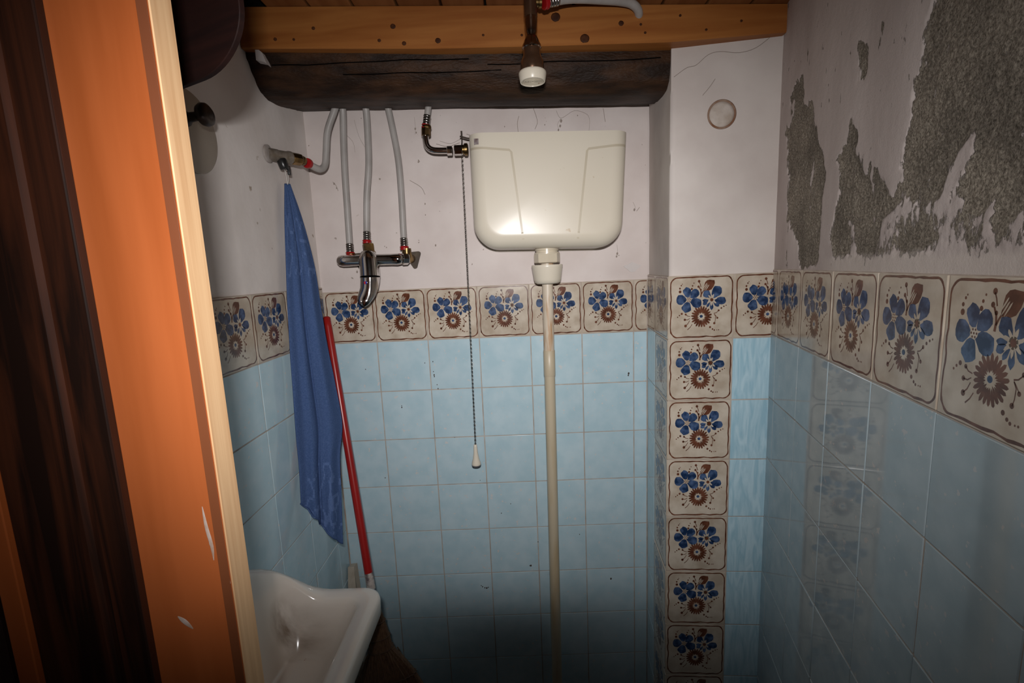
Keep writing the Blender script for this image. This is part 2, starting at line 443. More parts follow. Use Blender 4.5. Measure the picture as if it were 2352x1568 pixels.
for p, wd in [([(685, 462), (715, 455), (745, 430)], 9), ([(690, 470), (708, 500), (705, 550), (695, 585)], 8), ([(688, 468), (705, 485), (730, 515)], 7), ([(325, 465), (350, 485), (385, 492)], 9),
              ([(315, 530), (350, 532), (380, 515)], 9), ([(325, 605), (355, 580), (378, 540)], 9), ([(350, 655), (385, 625), (410, 588)], 9)]:
    SHAPES.append((1, 1, stroke(p, wd)))

def border():
    pts = []
    x0, x1, y0, y1, r = 128, 918, 8, 752, 85
    for cx, cy, a0 in [(x1 - r, y0 + r, -90), (x1 - r, y1 - r, 0), (x0 + r, y1 - r, 90), (x0 + r, y0 + r, 180)]:
        for k in range(7):
            a = math.radians(a0 + 90 * k / 6)
            pts.append((cx + r * math.cos(a) * .93, cy + r * math.sin(a) * .93))
    dense = []
    for i in range(len(pts)):
        a, b = Vector((*pts[i], 0)), Vector((*pts[(i + 1) % len(pts)], 0))
        n = max(1, int((b - a).length / 45))
        for k in range(n): dense.append(a.lerp(b, k / n))
    out, inn = [], []
    c = Vector((523, 380, 0))
    for i, p in enumerate(dense):
        wob = 10 * noise.noise(p * .011 + Vector((3, 1, 0)))
        q = p + (p - c).normalized() * wob
        hw = 8.6 + 4.5 * noise.noise(p * .03 + Vector((9, 4, 2)))
        out.append(q + (p - c).normalized() * hw); inn.append(q - (p - c).normalized() * hw)
    return out, inn

TILE_CACHE = {}
def tile_mesh(kind, wd, ht, u0=0.0, u1=1.0):
    """front-lower-left corner at the origin, x along the wall, y into the wall, z up"""
    key = (kind, round(wd, 4), round(ht, 4), round(u0, 3), round(u1, 3))
    if key in TILE_CACHE: return TILE_CACHE[key]
    bm = bmesh.new()
    g = J / 2
    box(bm, g, wd - g, 0, .006, g, ht - g, 0, .0011 if kind != 'deco' else .0009)
    if kind == 'deco':
        full = wd / (u1 - u0)
        lay = {0: -.00010, 1: -.00010, 2: -.00018, 3: -.00026}
        def to(p, l): return Vector(((U(p[0]) - u0) * full, lay[l], V(p[1]) * ht))
        b2 = bmesh.new()
        for mi, l, poly in SHAPES:
            vs = [b2.verts.new(to(p, l)) for p in poly]
            b2.faces.new(vs).material_index = mi
        out, inn = border()
        A = [b2.verts.new(to(p, 1)) for p in out]; B = [b2.verts.new(to(p, 1)) for p in inn]
        n = len(A)
        for k in range(n):
            b2.faces.new((A[k], A[(k + 1) % n], B[(k + 1) % n], B[k])).material_index = 1
        for f in b2.faces:
            f.normal_update()
            if f.normal.y > 0: f.normal_flip()
        if u0 > 0.001 or u1 < .999:
            for co_, no_ in (((g * 1.5, 0, 0), (-1, 0, 0)), ((wd - g * 1.5, 0, 0), (1, 0, 0))):
                bmesh.ops.bisect_plane(b2, geom=b2.verts[:] + b2.edges[:] + b2.faces[:], plane_co=co_, plane_no=no_, clear_outer=True)
        tmp = bpy.data.meshes.new('t'); b2.to_mesh(tmp); b2.free()
        bmesh.ops.recalc_face_normals(bm, faces=bm.faces[:])
        bm.from_mesh(tmp); bpy.data.meshes.remove(tmp)
        mats = [MAT['cream_tile'], MAT['brown_paint'], MAT['blue_paint']]
    else:
        bmesh.ops.recalc_face_normals(bm, faces=bm.faces[:])
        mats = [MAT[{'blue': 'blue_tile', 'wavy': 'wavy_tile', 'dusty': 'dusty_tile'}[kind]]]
    me = bpy.data.meshes.new(kind + '_tile')
    bm.to_mesh(me); bm.free()
    for m in mats: me.materials.append(m)
    TILE_CACHE[key] = me
    return me

def put_tile(parent, kind, origin, udir, wd, ht, u0=0., u1=1.):
    me = tile_mesh(kind, wd, ht, u0, u1)
    u = Vector(udir).normalized()
    zz = Vector((0, 0, 1))
    into = zz.cross(u)
    o = bpy.data.objects.new('flower_tile' if kind == 'deco' else 'tile', me)
    COL.objects.link(o)
    o.parent = parent
    Rm = Matrix((u, into, zz)).transposed().to_4x4()
    jit = Matrix.Rotation(random.gauss(0, .0018), 4, 'X') @ Matrix.Rotation(random.gauss(0, .0018), 4, 'Z') @ Matrix.Rotation(random.gauss(0, .0012), 4, 'Y')
    o.matrix_world = Matrix.Translation(Vector(origin) + into * random.uniform(-.0003, .0004)) @ Rm @ jit
    return o

def wall_panel(name, A, B, z0, z1, thick, ztile):
    """plaster above ztile, grout bed below; A->B runs left to right seen from the room"""
    A = Vector((*A, 0)); B = Vector((*B, 0))
    u = (B - A).normalized(); into = Vector((0, 0, 1)).cross(u)
    return A, B, u, into

def slab(bm, A, B, into, d0, d1, z0, z1, mi):
    vs = []
    for z in (z0, z1):
        for p, d in ((A, d0), (B, d0), (B, d1), (A, d1)):
            vs.append(bm.verts.new(Vector((p.x, p.y, z)) + into * d))
    for f in ((0, 1, 2, 3), (7, 6, 5, 4), (0, 4, 5, 1), (1, 5, 6, 2), (2, 6, 7, 3), (3, 7, 4, 0)):
        bm.faces.new([vs[i] for i in f]).material_index = mi

def plaster_sheet(bm, A, B, into, z0, z1, base, amp, step, mi, seed=0):
    n = int((B - A).length / step) + 1; k = int((z1 - z0) / step) + 1
    G = []
    for j in range(k + 1):
        row = []
        for i in range(n + 1):
            p = A.lerp(B, i / n); p = Vector((p.x, p.y, z0 + (z1 - z0) * j / k))
            d = amp * (noise.noise(p * 7 + Vector((seed, 0, 0))) + .5 * noise.noise(p * 19))
            row.append(bm.verts.new(p + into * (base + d)))
        G.append(row)
    for j in range(k):
        for i in range(n):
            f = bm.faces.new((G[j][i], G[j][i + 1], G[j + 1][i + 1], G[j + 1][i])); f.material_index = mi; f.smooth = True

def wall(name, A, B, zt, pm, label, ztop=2.30, plaster=True):
    A, B, u, into = wall_panel(name, A, B, 0, 0, 0, 0)
    bm = bmesh.new()
    slab(bm, A, B, into, .0016, .12, 0, zt, 1)
    slab(bm, A, B, into, .010, .12, zt, ztop, 0)
    if plaster: plaster_sheet(bm, A, B, into, zt - .003, ztop, TH, .0016, .012, 0, seed=len(name))
    me = bpy.data.meshes.new(name); bm.to_mesh(me); bm.free()
    me.materials.append(pm); me.materials.append(MAT['grout'])
    o = link(name, me)
    tag(o, label, None, kind='structure')
    return o, A, B, u, into

ZB = 1.35
# ---- back wall
wb, A, B, u, into = wall('wall_back', (-.315, 0), (.655, 0), ZB + T, MAT['plaster'], 'white plastered back wall with pale blue tiles and one row of flower tiles')
for i in range(-2, 5):
    x0 = max(i * T, -.2935); x1 = min((i + 1) * T, .6395)
    u0 = (x0 - i * T) / T if i > -2 else 0.0
    u1 = (x1 - i * T) / T if i == 4 else 1.0
    put_tile(wb, 'deco', (x0, 0, ZB), (1, 0, 0), x1 - x0, T, u0, u1)
    for j in range(9):
        put_tile(wb, 'blue', (x0, 0, ZB - (j + 1) * T), (1, 0, 0), x1 - x0, T)

# ---- left wall (from the doorway to the back corner)
ZL = .0142
LA, LB = Vector((-.3035, -1.10)), Vector((-.2947, 0.012))
wl, A, B, u, into = wall('wall_left', LA, LB, ZB + T + ZL, MAT['plaster_left'], 'shadowed white plaster wall on the left with blue tiles below')
ys = [-.369 + .15 * k for k in range(-4, 4)]
ys = [y for y in ys if y < -.005] + [-.001]
Ldir = (LB - LA).normalized()
for k in range(len(ys) - 1):
    y0, y1 = ys[k], ys[k + 1]
    p = LA + Ldir * ((y0 - LA.y) / Ldir.y)
    wd = (y1 - y0) / Ldir.y
    u1 = 1.0 if wd > .14 else wd / .15
    put_tile(wl, 'deco', (p.x, p.y, ZB + ZL), (Ldir.x, Ldir.y, 0), wd, T, 0, u1)
    for j in range(9):
        put_tile(wl, 'blue', (p.x, p.y, ZB + ZL - (j + 1) * T), (Ldir.x, Ldir.y, 0), wd, T)

# ---- pillar: one wall with a side face and a front face
ZP = .012
PB, PF, PR = Vector((.640, 0.0)), Vector((.6175, -.253)), Vector((.8563, -.2697))
bm = bmesh.new()
zt = ZB + T + ZP
core = [PB, PF, PR, Vector((.90, -.2697)), Vector((.90, .05)), Vector((.645, .05))]
cen = Vector((.76, -.11))
def prism(bm, poly, z0, z1, mi):
    lo = [bm.verts.new((p.x, p.y, z0)) for p in poly]; hi = [bm.verts.new((p.x, p.y, z1)) for p in poly]
    n = len(poly)
    for k in range(n):
        bm.faces.new((lo[k], lo[(k + 1) % n], hi[(k + 1) % n], hi[k])).material_index = mi
    bm.faces.new(hi).material_index = mi; bm.faces.new(lo[::-1]).material_index = mi
sd = (PF - PB).normalized(); fd = (PR - PF).normalized()
def inset(d):
    into_s = Vector((-sd.y, sd.x)); into_f = Vector((-fd.y, fd.x))
    q = [PB + into_s * d, PF + into_s * d + into_f * d, PR + into_f * d]
    return q + core[3:]
prism(bm, inset(.0016), 0, zt, 1)
prism(bm, inset(.011), zt, 2.03, 0)
q = inset(TH)
v3 = lambda p: Vector((p.x, p.y, 0))
for a, b in ((q[0], q[1]), (q[1], q[2])):
    dd = v3(b - a).normalized()
    plaster_sheet(bm, v3(a), v3(b), Vector((0, 0, 1)).cross(dd), zt - .003, 2.03, 0, .0012, .012, 0, 5)
bmesh.ops.remove_doubles(bm, verts=bm.verts[:], dist=.0004)
me = bpy.data.meshes.new('wall_pillar'); bm.to_mesh(me); bm.free()
me.materials.append(MAT['plaster_pillar']); me.materials.append(MAT['grout'])
wp = link('wall_pillar', me)
tag(wp, 'plastered corner pillar with a column of flower tiles down its front', kind='structure')
# front face tiles
for j in range(-1, 9):
    z = ZB + ZP - (j + 1) * T
    h = T
    if z < 0: h = T + z; z = 0
    if h < .02: continue
    put_tile(wp, 'deco', (PF.x, PF.y, z), (fd.x, fd.y, 0), T, h)
    p = PF + fd * T
    wd = (PR - p).length - .001
    put_tile(wp, 'deco' if j < 0 else 'wavy', (p.x, p.y, z), (fd.x, fd.y, 0), wd, h, 0, wd / T)
    # side face: full tile next to the edge, cut tile behind it
    ln = (PF - PB).length
    p1 = PF - sd * T
    put_tile(wp, 'deco', (p1.x, p1.y, z), (sd.x, sd.y, 0), T - .0005, h)
    put_tile(wp, 'deco' if j < 0 else 'blue', (PB.x, PB.y, z), (sd.x, sd.y, 0), ln - T, h, 1 - (ln - T) / T, 1)
# old filled pipe hole
pc = Vector((.731, -.2605, 1.861))
into_f = Vector((-fd.y, fd.x, 0))
bm = bmesh.new()
lathe(bm, [(.0300, -.001), (.0312, .0012), (.0290, .0022), (.0268, .0012), (.0262, -.001)], pc + into_f * .003, -into_f, 40)
obj('plug_rim', bm, MAT['plug_rim'], wp, True)
bm = bmesh.new()
lathe(bm, [(.0268, -.002), (.0266, .0008), (.020, .0016), (.008, .0012), (0, .0014)], pc + into_f * .003, -into_f, 40)
for v in bm.verts: v.co += -into_f * .0006 * noise.noise(v.co * 120)
obj('plaster_plug', bm, MAT['plug'], wp, True)
# hairline cracks in the pillar plaster
bm = bmesh.new()
for pts in ([(.628, 1.945), (.655, 1.962), (.675, 1.967), (.700, 1.985), (.725, 1.990), (.765, 1.985), (.80, 1.992), (.835, 2.015), (.851, 2.02)], [(.69, 1.903), (.705, 1.92), (.716, 1.935)]):
    path = []
    for x, z in pts:
        y = PF.y + (x - PF.x) * fd.y / fd.x
        path.append((x, y + .0036 + .0008 * noise.noise(Vector((x * 60, z * 60, 0))), z + .002 * noise.noise(Vector((x * 90, 3, z)))))
    tube(bm, catmull(path, 4), .00055, 5)
obj('crack', bm, MAT['web'], wp)

# ---- right wall
ZR = ZP + .0068
RO = Vector((.8568, -.2531))
rd = Vector((-.2300, -1.0)); RL = rd.length; rdn = rd / RL      # towards the camera
rinto = Vector((-rdn.y, rdn.x, 0))                               # away from the room
if rinto.x < 0: rinto = -rinto
def rpt(t, z, d=0.0):
    p = RO + rd * t
    return Vector((p.x, p.y, z)) + rinto * d
bm = bmesh.new()
zt = ZB + T + ZR
slab(bm, rpt(-.05, 0), rpt(1.25, 0), rinto, .0016, .12, 0, zt, 1)
slab(bm, rpt(-.05, 0), rpt(1.25, 0), rinto, .014, .12, zt, 2.30, 1)
me = bpy.data.meshes.new('wall_right'); bm.to_mesh(me); bm.free()
me.materials.append(MAT['plaster']); me.materials.append(MAT['grout'])
wr = link('wall_right', me)
tag(wr, 'right wall with peeling grey plaster above flower tiles and large blue tiles', kind='structure')
ts = [-.012, .0539] + [.1922 + .13833 * c for c in range(0, 8)]
for k in range(len(ts) - 1):
    t0, t1 = ts[k], ts[k + 1]
    if k == 0: t0 = .002
    p = RO + rd * t0
    wd = (t1 - t0) * RL
    u0 = 0.0 if k else 1 - wd / .142
    # tiles run towards the camera: left to right seen from the room
    put_tile(wr, 'deco', (p.x, p.y, ZB + ZR), (rdn.x, rdn.y, 0), wd, T, u0, 1)
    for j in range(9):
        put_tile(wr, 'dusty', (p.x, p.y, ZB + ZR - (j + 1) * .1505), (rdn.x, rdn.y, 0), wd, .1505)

# peeling plaster skin
BARE = [
    [(.534, 1.822), (.525, 1.795), (.526, 1.759), (.508, 1.738), (.510, 1.703), (.499, 1.674), (.491, 1.645), (.504, 1.610), (.553, 1.593), (.590, 1.599), (.627, 1.587), (.664, 1.572), (.696, 1.562), (.9, 1.56), (1.1, 1.60), (1.1, 2.1), (.62, 2.1), (.575, 1.92)],
    [(.122, 1.903), (.069, 1.870), (.096, 1.830), (.049, 1.807), (.087, 1.696), (.085, 1.622), (.157, 1.566), (.172, 1.526), (.253, 1.527), (.266, 1.667), (.240, 1.739), (.221, 1.731), (.206, 1.816), (.155, 1.832)],
    [(.358, 1.846), (.396, 1.837), (.396, 1.801), (.375, 1.802), (.356, 1.822)],
    [(.425, 1.851), (.433, 1.845), (.430, 1.833), (.423, 1.838)],
    [(.297, 1.702), (.338, 1.696), (.352, 1.746), (.374, 1.688), (.420, 1.666), (.444, 1.637), (.495, 1.616), (.506, 1.594), (.460, 1.588), (.439, 1.530), (.321, 1.533), (.300, 1.578), (.330, 1.656)],
]
def inside(poly, X, Y):
    r = np.zeros(X.shape, bool)
    n = len(poly)
    for i in range(n):
        x0, y0 = poly[i]; x1, y1 = poly[(i + 1) % n]
        if y0 == y1: continue
        c = ((y0 > Y) != (y1 > Y)) & (X < (x1 - x0) * (Y - y0) / (y1 - y0) + x0)
        r ^= c
    return r
NT, NZ = 600, 380
tt = np.linspace(-.02, 1.05, NT); zz = np.linspace(zt - .003, 2.14, NZ)
TT, ZZ = np.meshgrid(tt, zz)
nf = np.zeros((NZ, NT)); ng = np.zeros((NZ, NT)); nh = np.zeros((NZ, NT)); nl = np.zeros((NZ, NT))
for j in range(NZ):
    for i in range(NT):
        t, z = tt[i], zz[j]
        nf[j, i] = noise.noise(Vector((t * 42, z * 17, 1.3)))
        ng[j, i] = noise.noise(Vector((t * 95, z * 70, 4.1)))
        nh[j, i] = noise.noise(Vector((t * 190, z * 190, 7.7)))
        nl[j, i] = noise.noise(Vector((t * 14, z * 9, 2.2)))
fleck = np.clip((nf * .8 + ng * .5 + nl * .4 - .28) / .2, 0, 1)
bare = np.zeros((NZ, NT), bool)
XX = TT + .012 * nf + .007 * ng + .004 * nh; YY = ZZ + .022 * nf + .010 * ng
for poly in BARE: bare |= inside(poly, XX, YY)
b = bare.astype(float)
b = b * (1 - fleck * np.where((TT < .5), .75, .30) * np.clip((1.78 - ZZ) / .12, 0, 1))
# ragged half-peeled strip low on the wall
low = ((ZZ < 1.60) & (TT > .43)).astype(float) * np.clip((1.605 - ZZ) / .03, 0, 1) * np.clip((ZZ - 1.530) / .012, 0, 1)
b = np.maximum(b, low * np.clip(.56 + .8 * (nf * .5 + nl * .7 + ng * .3), 0, .8))
island = (((TT - .60) / .022) ** 2 + ((ZZ - 1.625 - (TT - .60) * 1.0) / .02) ** 2) < 1
b = np.where(island, b * .15, b)
fresh = np.clip((1.545 + .006 * nf + .004 * nl - ZZ) / .008, 0, 1) * np.clip((TT - .27) / .06, 0, 1) * .75
b = b * (1 - fresh)
for _ in range(22):
    p = np.pad(b, 1, mode='edge')
    b = (p[1:-1, 1:-1] * 4 + p[:-2, 1:-1] + p[2:, 1:-1] + p[1:-1, :-2] + p[1:-1, 2:]) / 8
depth = .0022 + b * (.0026 + .0009 * ng + .0016 * nh + .0008 * nf) + (1 - b) * (.0006 * nl + .00018 * ng)
lip = np.exp(-((b - .35) / .18) ** 2)
depth -= lip * .0006
base = np.array(RO); r2 = np.array(rd); ri = np.array(rinto[:])
verts = np.zeros((NZ * NT, 3))
verts[:, 0] = (base[0] + r2[0] * TT + ri[0] * depth).ravel()
verts[:, 1] = (base[1] + r2[1] * TT + ri[1] * depth).ravel()
verts[:, 2] = ZZ.ravel()
idx = np.arange(NZ * NT).reshape(NZ, NT)
faces = np.stack([idx[:-1, :-1], idx[:-1, 1:], idx[1:, 1:], idx[1:, :-1]], -1).reshape(-1, 4)
me = bpy.data.meshes.new('peeling_plaster')
me.from_pydata(verts.tolist(), [], faces.tolist())
at = me.attributes.new('bare', 'FLOAT', 'POINT')
at.data.foreach_set('value', b.ravel().astype(np.float32))
at = me.attributes.new('fresh', 'FLOAT', 'POINT')
at.data.foreach_set('value', fresh.ravel().astype(np.float32))
me.materials.append(MAT['peel'])
me.polygons.foreach_set('use_smooth', [True] * len(me.polygons))
pp = link('peeling_plaster', me, wr)
tag(pp, 'flaking whitewash over rough grey render')

# ---- floor and ceiling
bm = bmesh.new()
box(bm, -.42, 1.0, -1.55, .12, -.06, 0)
tag(obj('floor', bm, MAT['floor']), 'dark floor hidden in the flash shadow', kind='structure')
bm = bmesh.new()
box(bm, -.42, 1.0, -1.55, .12, 2.128, 2.16)
ce = obj('ceiling', bm, MAT['gap'])
tag(ce, 'low ceiling of dark orange pine boards', kind='structure')
bm = bmesh.new()
box(bm, 0, .088, -1.54, .10, 2.106, 2.127, 0, .003)
pl = obj('plank', bm, MAT['plank'], ce)
pl.location.x = -.415; pl.location.z = .009; pl.rotation_euler.y = 0
for k in range(1, 15):
    c = pl.copy(); COL.objects.link(c); c.location.x = -.415 + .0925 * k; c.location.z = .005 - .040 * (-.37 + .0925 * k + .27); c.rotation_euler.y = .040

# ------------------------------------------------------------------ beams
def lerp(a, b, t): return a + (b - a) * t
pl_ = [(-.262, 2.10), (-.262, 2.03), (-.255, 2.012), (-.243, 1.990), (-.221, 1.969), (-.185, 1.959), (-.121, 1.966), (-.05, 1.982), (.0, 1.992), (.06, 2.01), (.06, 2.10)]
pr_ = [(-.244, 2.10), (-.244, 2.02), (-.243, 1.997), (-.238, 1.968), (-.222, 1.941), (-.181, 1.933), (-.091, 1.944), (-.04, 1.958), (.0, 1.972), (.06, 2.0), (.06, 2.10)]
def smooth_prof(p):
    return [(v.x, v.y) for v in catmull([(a, b, 0) for a, b in p], 5)]
pl2, pr2 = smooth_prof(pl_), smooth_prof(pr_)
bm = bmesh.new()
rings = []
NX = 110
for i in range(NX + 1):
    s = i / NX
    x = lerp(-.345, .655, s)
    t = min(1, max(0, (x + .297) / .914))
    ring = []
    for a, c in zip(pl2, pr2):
        y, z = lerp(a[0], c[0], t), lerp(a[1], c[1], t)
        p = Vector((x * 6, y * 40, z * 40))
        d = .0050 * noise.noise(p) + .0030 * noise.noise(Vector((x * 26, y * 90, z * 90))) + .006 * noise.noise(Vector((x * 3, y * 6, z * 6)))
        if z < 2.05 and y < -.02: y -= d * .7; z -= d * .5
        ring.append((x, y, z))
    rings.append(ring)
loft(bm, rings, True, (True, True))
lg = obj('log_beam', bm, MAT['log'], None, True, 50)
tag(lg, 'old blackened rounded log beam across the back wall', 'beam')
# deep lengthwise crack and highlights of the adzed face come from the mesh; drying cracks are thin grooves
bm = bmesh.new()
for z0, x0, x1 in ((2.006, -.25, .18), (1.996, .22, .60), (1.985, -.1, .25)):
    pts = []
    for k in range(24):
        x = lerp(x0, x1, k / 23); t = (x + .297) / .914
        z = z0 - .010 * t + .004 * noise.noise(Vector((x * 9, z0 * 50, 0)))
        best = min(zip(pl2, pr2), key=lambda ac: abs(lerp(ac[0][1], ac[1][1], t) - z) + (1 if lerp(ac[0][0], ac[1][0], t) > -.2 else 0))
        y = lerp(best[0][0], best[1][0], t)
        pts.append((x, y - .0035, z))
    tube(bm, pts, .0012, 6)
obj('drying_crack', bm, MAT['crack_dark'], lg)

bm = bmesh.new()
xs = np.linspace(-.30, .853, 24)
rings = []
for x in xs:
    s = (x + .30) / 1.15
    zb = float(np.interp(x, [-.30, .115, .39, .61, .83, .86], [2.031, 2.0125, 2.0065, 2.003, 2.0105, 2.0115]))
    ztp = 2.110 - .040 * (x + .27)
    yf = -.281 - .002 * s
    ring = [(x, yf, zb + .002), (x, yf, ztp), (x, -.215, ztp), (x, -.215, zb), (x, yf + .002, zb)]
    rings.append(ring)
loft(bm, rings)
pb = obj('pine_beam', bm, MAT['pine'])
tag(pb, 'squared orange pine beam with dark knots above the log', 'beam')
KN = [(1275, 36, .0105), (1341, 82, .0105), (1425, 48, .006), (668, 91, .003), (625, 91, .004), (716, 66, .004), (900, 60, .006), (866, 91, .004), (923, 97, .005), (1002, 90, .0065), (1107, 77, .003), (1470, 50, .003), (1480, 68, .003), (1196, 76, .003), (1560, 30, .003), (1620, 60, .003), (1700, 40, .003)]
for u_, v_, r_ in KN:
    # knot centres measured along the beam face
    x = .365 + (u_ - 1271) / 1094.0
    z = 2.094 - v_ / 1124.0 + (1271 - u_) * 5e-5
    bm = bmesh.new()
    r_ *= .85
    lathe(bm, [(r_, -.001), (r_ * .97, .00015), (r_ * .55, .0003), (0, .0003)], (x, -.2814 - .002 * (x + .30) / 1.15, z), (0, -1, 0), 18)
    for v in bm.verts: v.co.z += (v.co.z - z) * .15 * noise.noise(v.co * 300); v.co.x = x + (v.co.x - x) * 1.12
    obj('knot', bm, MAT['knot'], pb, True)

# pale plaster crumb in the notch at the log's left end
bm = bmesh.new()
cr1 = [(-.274, 2.036), (-.260, 2.024), (-.2525, 2.001), (-.259, 2.006), (-.266, 2.008), (-.275, 2.010)]
loft(bm, [[(x, -.274 + .003 * noise.noise(Vector((x * 90, z * 90, 0))), z) for x, z in cr1], [(x, -.255, z) for x, z in cr1]])
obj('plaster_crumb', bm, mat('white_plaster', (.66, .62, .60), .85, bump=.5, bscale=60, col2=(.58, .53, .51)), wl)

# ------------------------------------------------------------------ door leaf and stile at the left
EX, EY = -.025, -.950
d1 = empty('door_1', (EX, EY, 0)); tag(d1, 'open orange-brown painted door with raw pine edge and dark stained stile', kind='structure')
bm = bmesh.new()
box(bm, -.24, EX - .0006, EY, EY + .0285, 0, 2.09, 0, .0008)
obj('painted_panel', bm, MAT['door_paint'], d1)
bm = bmesh.new()
box(bm, EX - .0005, EX + .0012, EY + .0006, EY + .0280, 0, 2.09, 0, .0006)
obj('raw_edge', bm, MAT['raw_pine'], d1)
bm = bmesh.new()      # slightly raised darker lip beside the raw edge
box(bm, EX - .0095, EX - .0008, EY - .0006, EY + .001, 0, 2.09, 0, .0002)
obj('lip', bm, mat('door_lip', (.17, .047, .015), .6, col2=(.22, .066, .022), nscale=3, stretch=(8, 8, .7)), d1)
DX, DY = -.1095, -.959
bm = bmesh.new()
prof = [(DX, EY - .0002), (DX, DY + .001), (DX - .001, DY), (DX - .026, DY), (DX - .029, DY + .003), (DX - .034, DY + .003), (DX - .038, DY - .001), (DX - .060, DY - .001), (DX - .064, DY + .003), (DX - .109, DY + .003), (DX - .110, EY - .0002)]
loft(bm, [[(x, y, 0) for x, y in prof], [(x, y, 2.09) for x, y in prof]])
obj('dark_stile', bm, MAT['dark_stain'], d1)
bm = bmesh.new()      # brighter reddish arris of the stile
box(bm, DX - .0008, DX + .0009, DY + .0010, DY + .0085, 0, 2.09, 0, .0003)
obj('reddish_arris', bm, MAT['dark_bead'], d1)
bm = bmesh.new()
box(bm, -.244, -.2245, DY + .002, EY - .0002, 0, 2.09, 0, .001)
obj('moulding', bm, MAT['door_paint'], d1)
bm = bmesh.new()
box(bm, -.292, -.249, DY + .002, EY - .0002, 0, 2.09, 0, .001)
obj('outer_board', bm, MAT['dark_bead'], d1)
bm = bmesh.new()
box(bm, -.29, -.2402, EY, EY + .028, 0, 2.09, 0, .001)
obj('hinge_stile', bm, MAT['dark_stain'], d1)
# white scuffs on the paint
bm = bmesh.new()
for pts, r in (([(-.042, 1.335), (-.041, 1.315), (-.0385, 1.295), (-.0385, 1.280)], .0016), ([(-.031, 1.290), (-.0285, 1.275), (-.026, 1.255)], .0012), ([(-.082, 1.222), (-.076, 1.216), (-.069, 1.208)], .0024), ([(-.040, 1.300), (-.0375, 1.292)], .0015)):
    path = [(x, EY - .0002, z) for x, z in catmull_2d(pts)] if False else [(p.x, EY + .0001, p.y) for p in catmull([(a, b, 0) for a, b in pts], 5)]
    n = len(path)
    tube(bm, path, [r * math.sin(PI * (k + .5) / n) * 1.0 + .0002 for k in range(n)], 8)
for v in bm.verts: v.co.y = EY + (v.co.y - EY) * .12 - .0002
obj('scuff', bm, mat('scuff', (.62, .52, .47), .7, col2=(.45, .30, .22), nscale=60), d1)

# ------------------------------------------------------------------ cupboard door with rounded corner, upper left
bm = bmesh.new()
P0, P1 = Vector((-.292, -.705)), Vector((-.014, -.828))
dr = (P1 - P0).normalized(); Lc = (P1 - P0).length
nr = Vector((dr.y, -dr.x))
RX, RZ = .075, .055
def cab(off, y):
    pts = [(0, 1.760 + off)]
    for k in range(14):
        a = -PI / 2 + PI / 2 * k / 13
        pts.append((Lc - RX + (RX - off) * math.cos(a), 1.760 + RZ + (RZ - off) * math.sin(a)))
    pts += [(Lc - off, 2.085), (0, 2.085)]
    return [(P0.x + dr.x * s_ + nr.x * y, P0.y + dr.y * s_ + nr.y * y, z + .012 * s_ / Lc) for s_, z in pts]
loft(bm, [cab(.0, -.006), cab(0, -.0008), cab(.0008, .0)])
cb = obj('cupboard_door', bm, MAT['cabinet'], None, False)
tag(cb, 'dark reddish wooden cupboard door with a rounded corner, standing open', 'cupboard door')

# ------------------------------------------------------------------ peg with round plate on the left wall
pg = empty('wall_peg', (-.2985, -.478, 1.815)); tag(pg, 'dark turned wooden peg on a round beige wall plate', 'peg')
bm = bmesh.new()
lathe(bm, [(.070, -.004), (.070, .002), (.067, .0045), (0, .0045)], (-.2985, -.490, 1.806), (1, 0, 0), 48)
obj('plate', bm, MAT['plate'], pg, True, 40)
bm = bmesh.new()
lathe(bm, [(.014, -.001), (.013, .004), (.008, .010), (.0075, .022), (.010, .028), (.017, .031), (.0195, .037), (.018, .043), (.012, .047), (.009, .0465), (.006, .0475), (0, .0475)], (-.2945, -.5080, 1.8225), (1, -.05, .10), 32)
obj('knob', bm, MAT['peg'], pg, True, 50)

# ------------------------------------------------------------------ water hoses and taps
def hose(name, pts, label, group, ends, r=.0088):
    root = empty(name, pts[-1]); tag(root, label, 'hose', group)
    path = catmull(pts, 8)
    bm = bmesh.new(); tube(bm, path, r, 16)
    obj('tube', bm, MAT['hose'], root, True, 60)
    for e in ends:
        p = Vector(pts[0] if e[0] == 0 else pts[-1]); q = Vector(pts[1] if e[0] == 0 else pts[-2])
        a = (p - q).normalized()
        bm = bmesh.new()
        prof = []
        for k in range(4):
            prof += [(r * 1.05, k * .006), (r * 1.16, k * .006 + .0015), (r * 1.16, k * .006 + .004), (r * 1.02, k * .006 + .0055)]
        lathe(bm, prof, p - a * .006, a, 20); obj('crimp_sleeve', bm, MAT['chrome_dull'], root, True, 40)
        bm = bmesh.new()
        lathe(bm, [(r * .9, 0), (r * 1.35, .0006), (r * 1.4, .003), (r * 1.15, .0045), (r * 1.15, .006), (r * 1.4, .0075), (r * 1.35, .010), (r * .9, .0105)], p + a * .017, a, 24)
        obj('red_collar', bm, MAT['red_plastic'], root, True, 40)
    return root

hose('water_hose', [(-.170, -.055, 1.995), (-.174, -.045, 1.965), (-.181, -.04, 1.893), (-.185, -.04, 1.815), (-.187, -.04, 1.736), (-.1885, -.042, 1.650), (-.1885, -.044, 1.6255)],
     'grey hose feeding the left end of the chrome mixer tap', 'grey water hoses', [(1,)])
hose('water_hose', [(-.112, -.055, 1.995), (-.112, -.045, 1.965), (-.115, -.04, 1.902), (-.119, -.04, 1.835), (-.131, -.04, 1.756), (-.1375, -.042, 1.680), (-.1385, -.044, 1.6560)],
     'middle grey hose rising from the brass nut on the mixer tap', 'grey water hoses', [(1,)])
hose('water_hose', [(-.055, -.055, 1.995), (-.053, -.045, 1.972), (-.045, -.04, 1.910), (-.038, -.04, 1.843), (-.037, -.04, 1.760), (-.0385, -.042, 1.665), (-.0385, -.044, 1.6350)],
     'right grey hose running down to the brass elbow beside the mixer tap', 'grey water hoses', [(1,)])
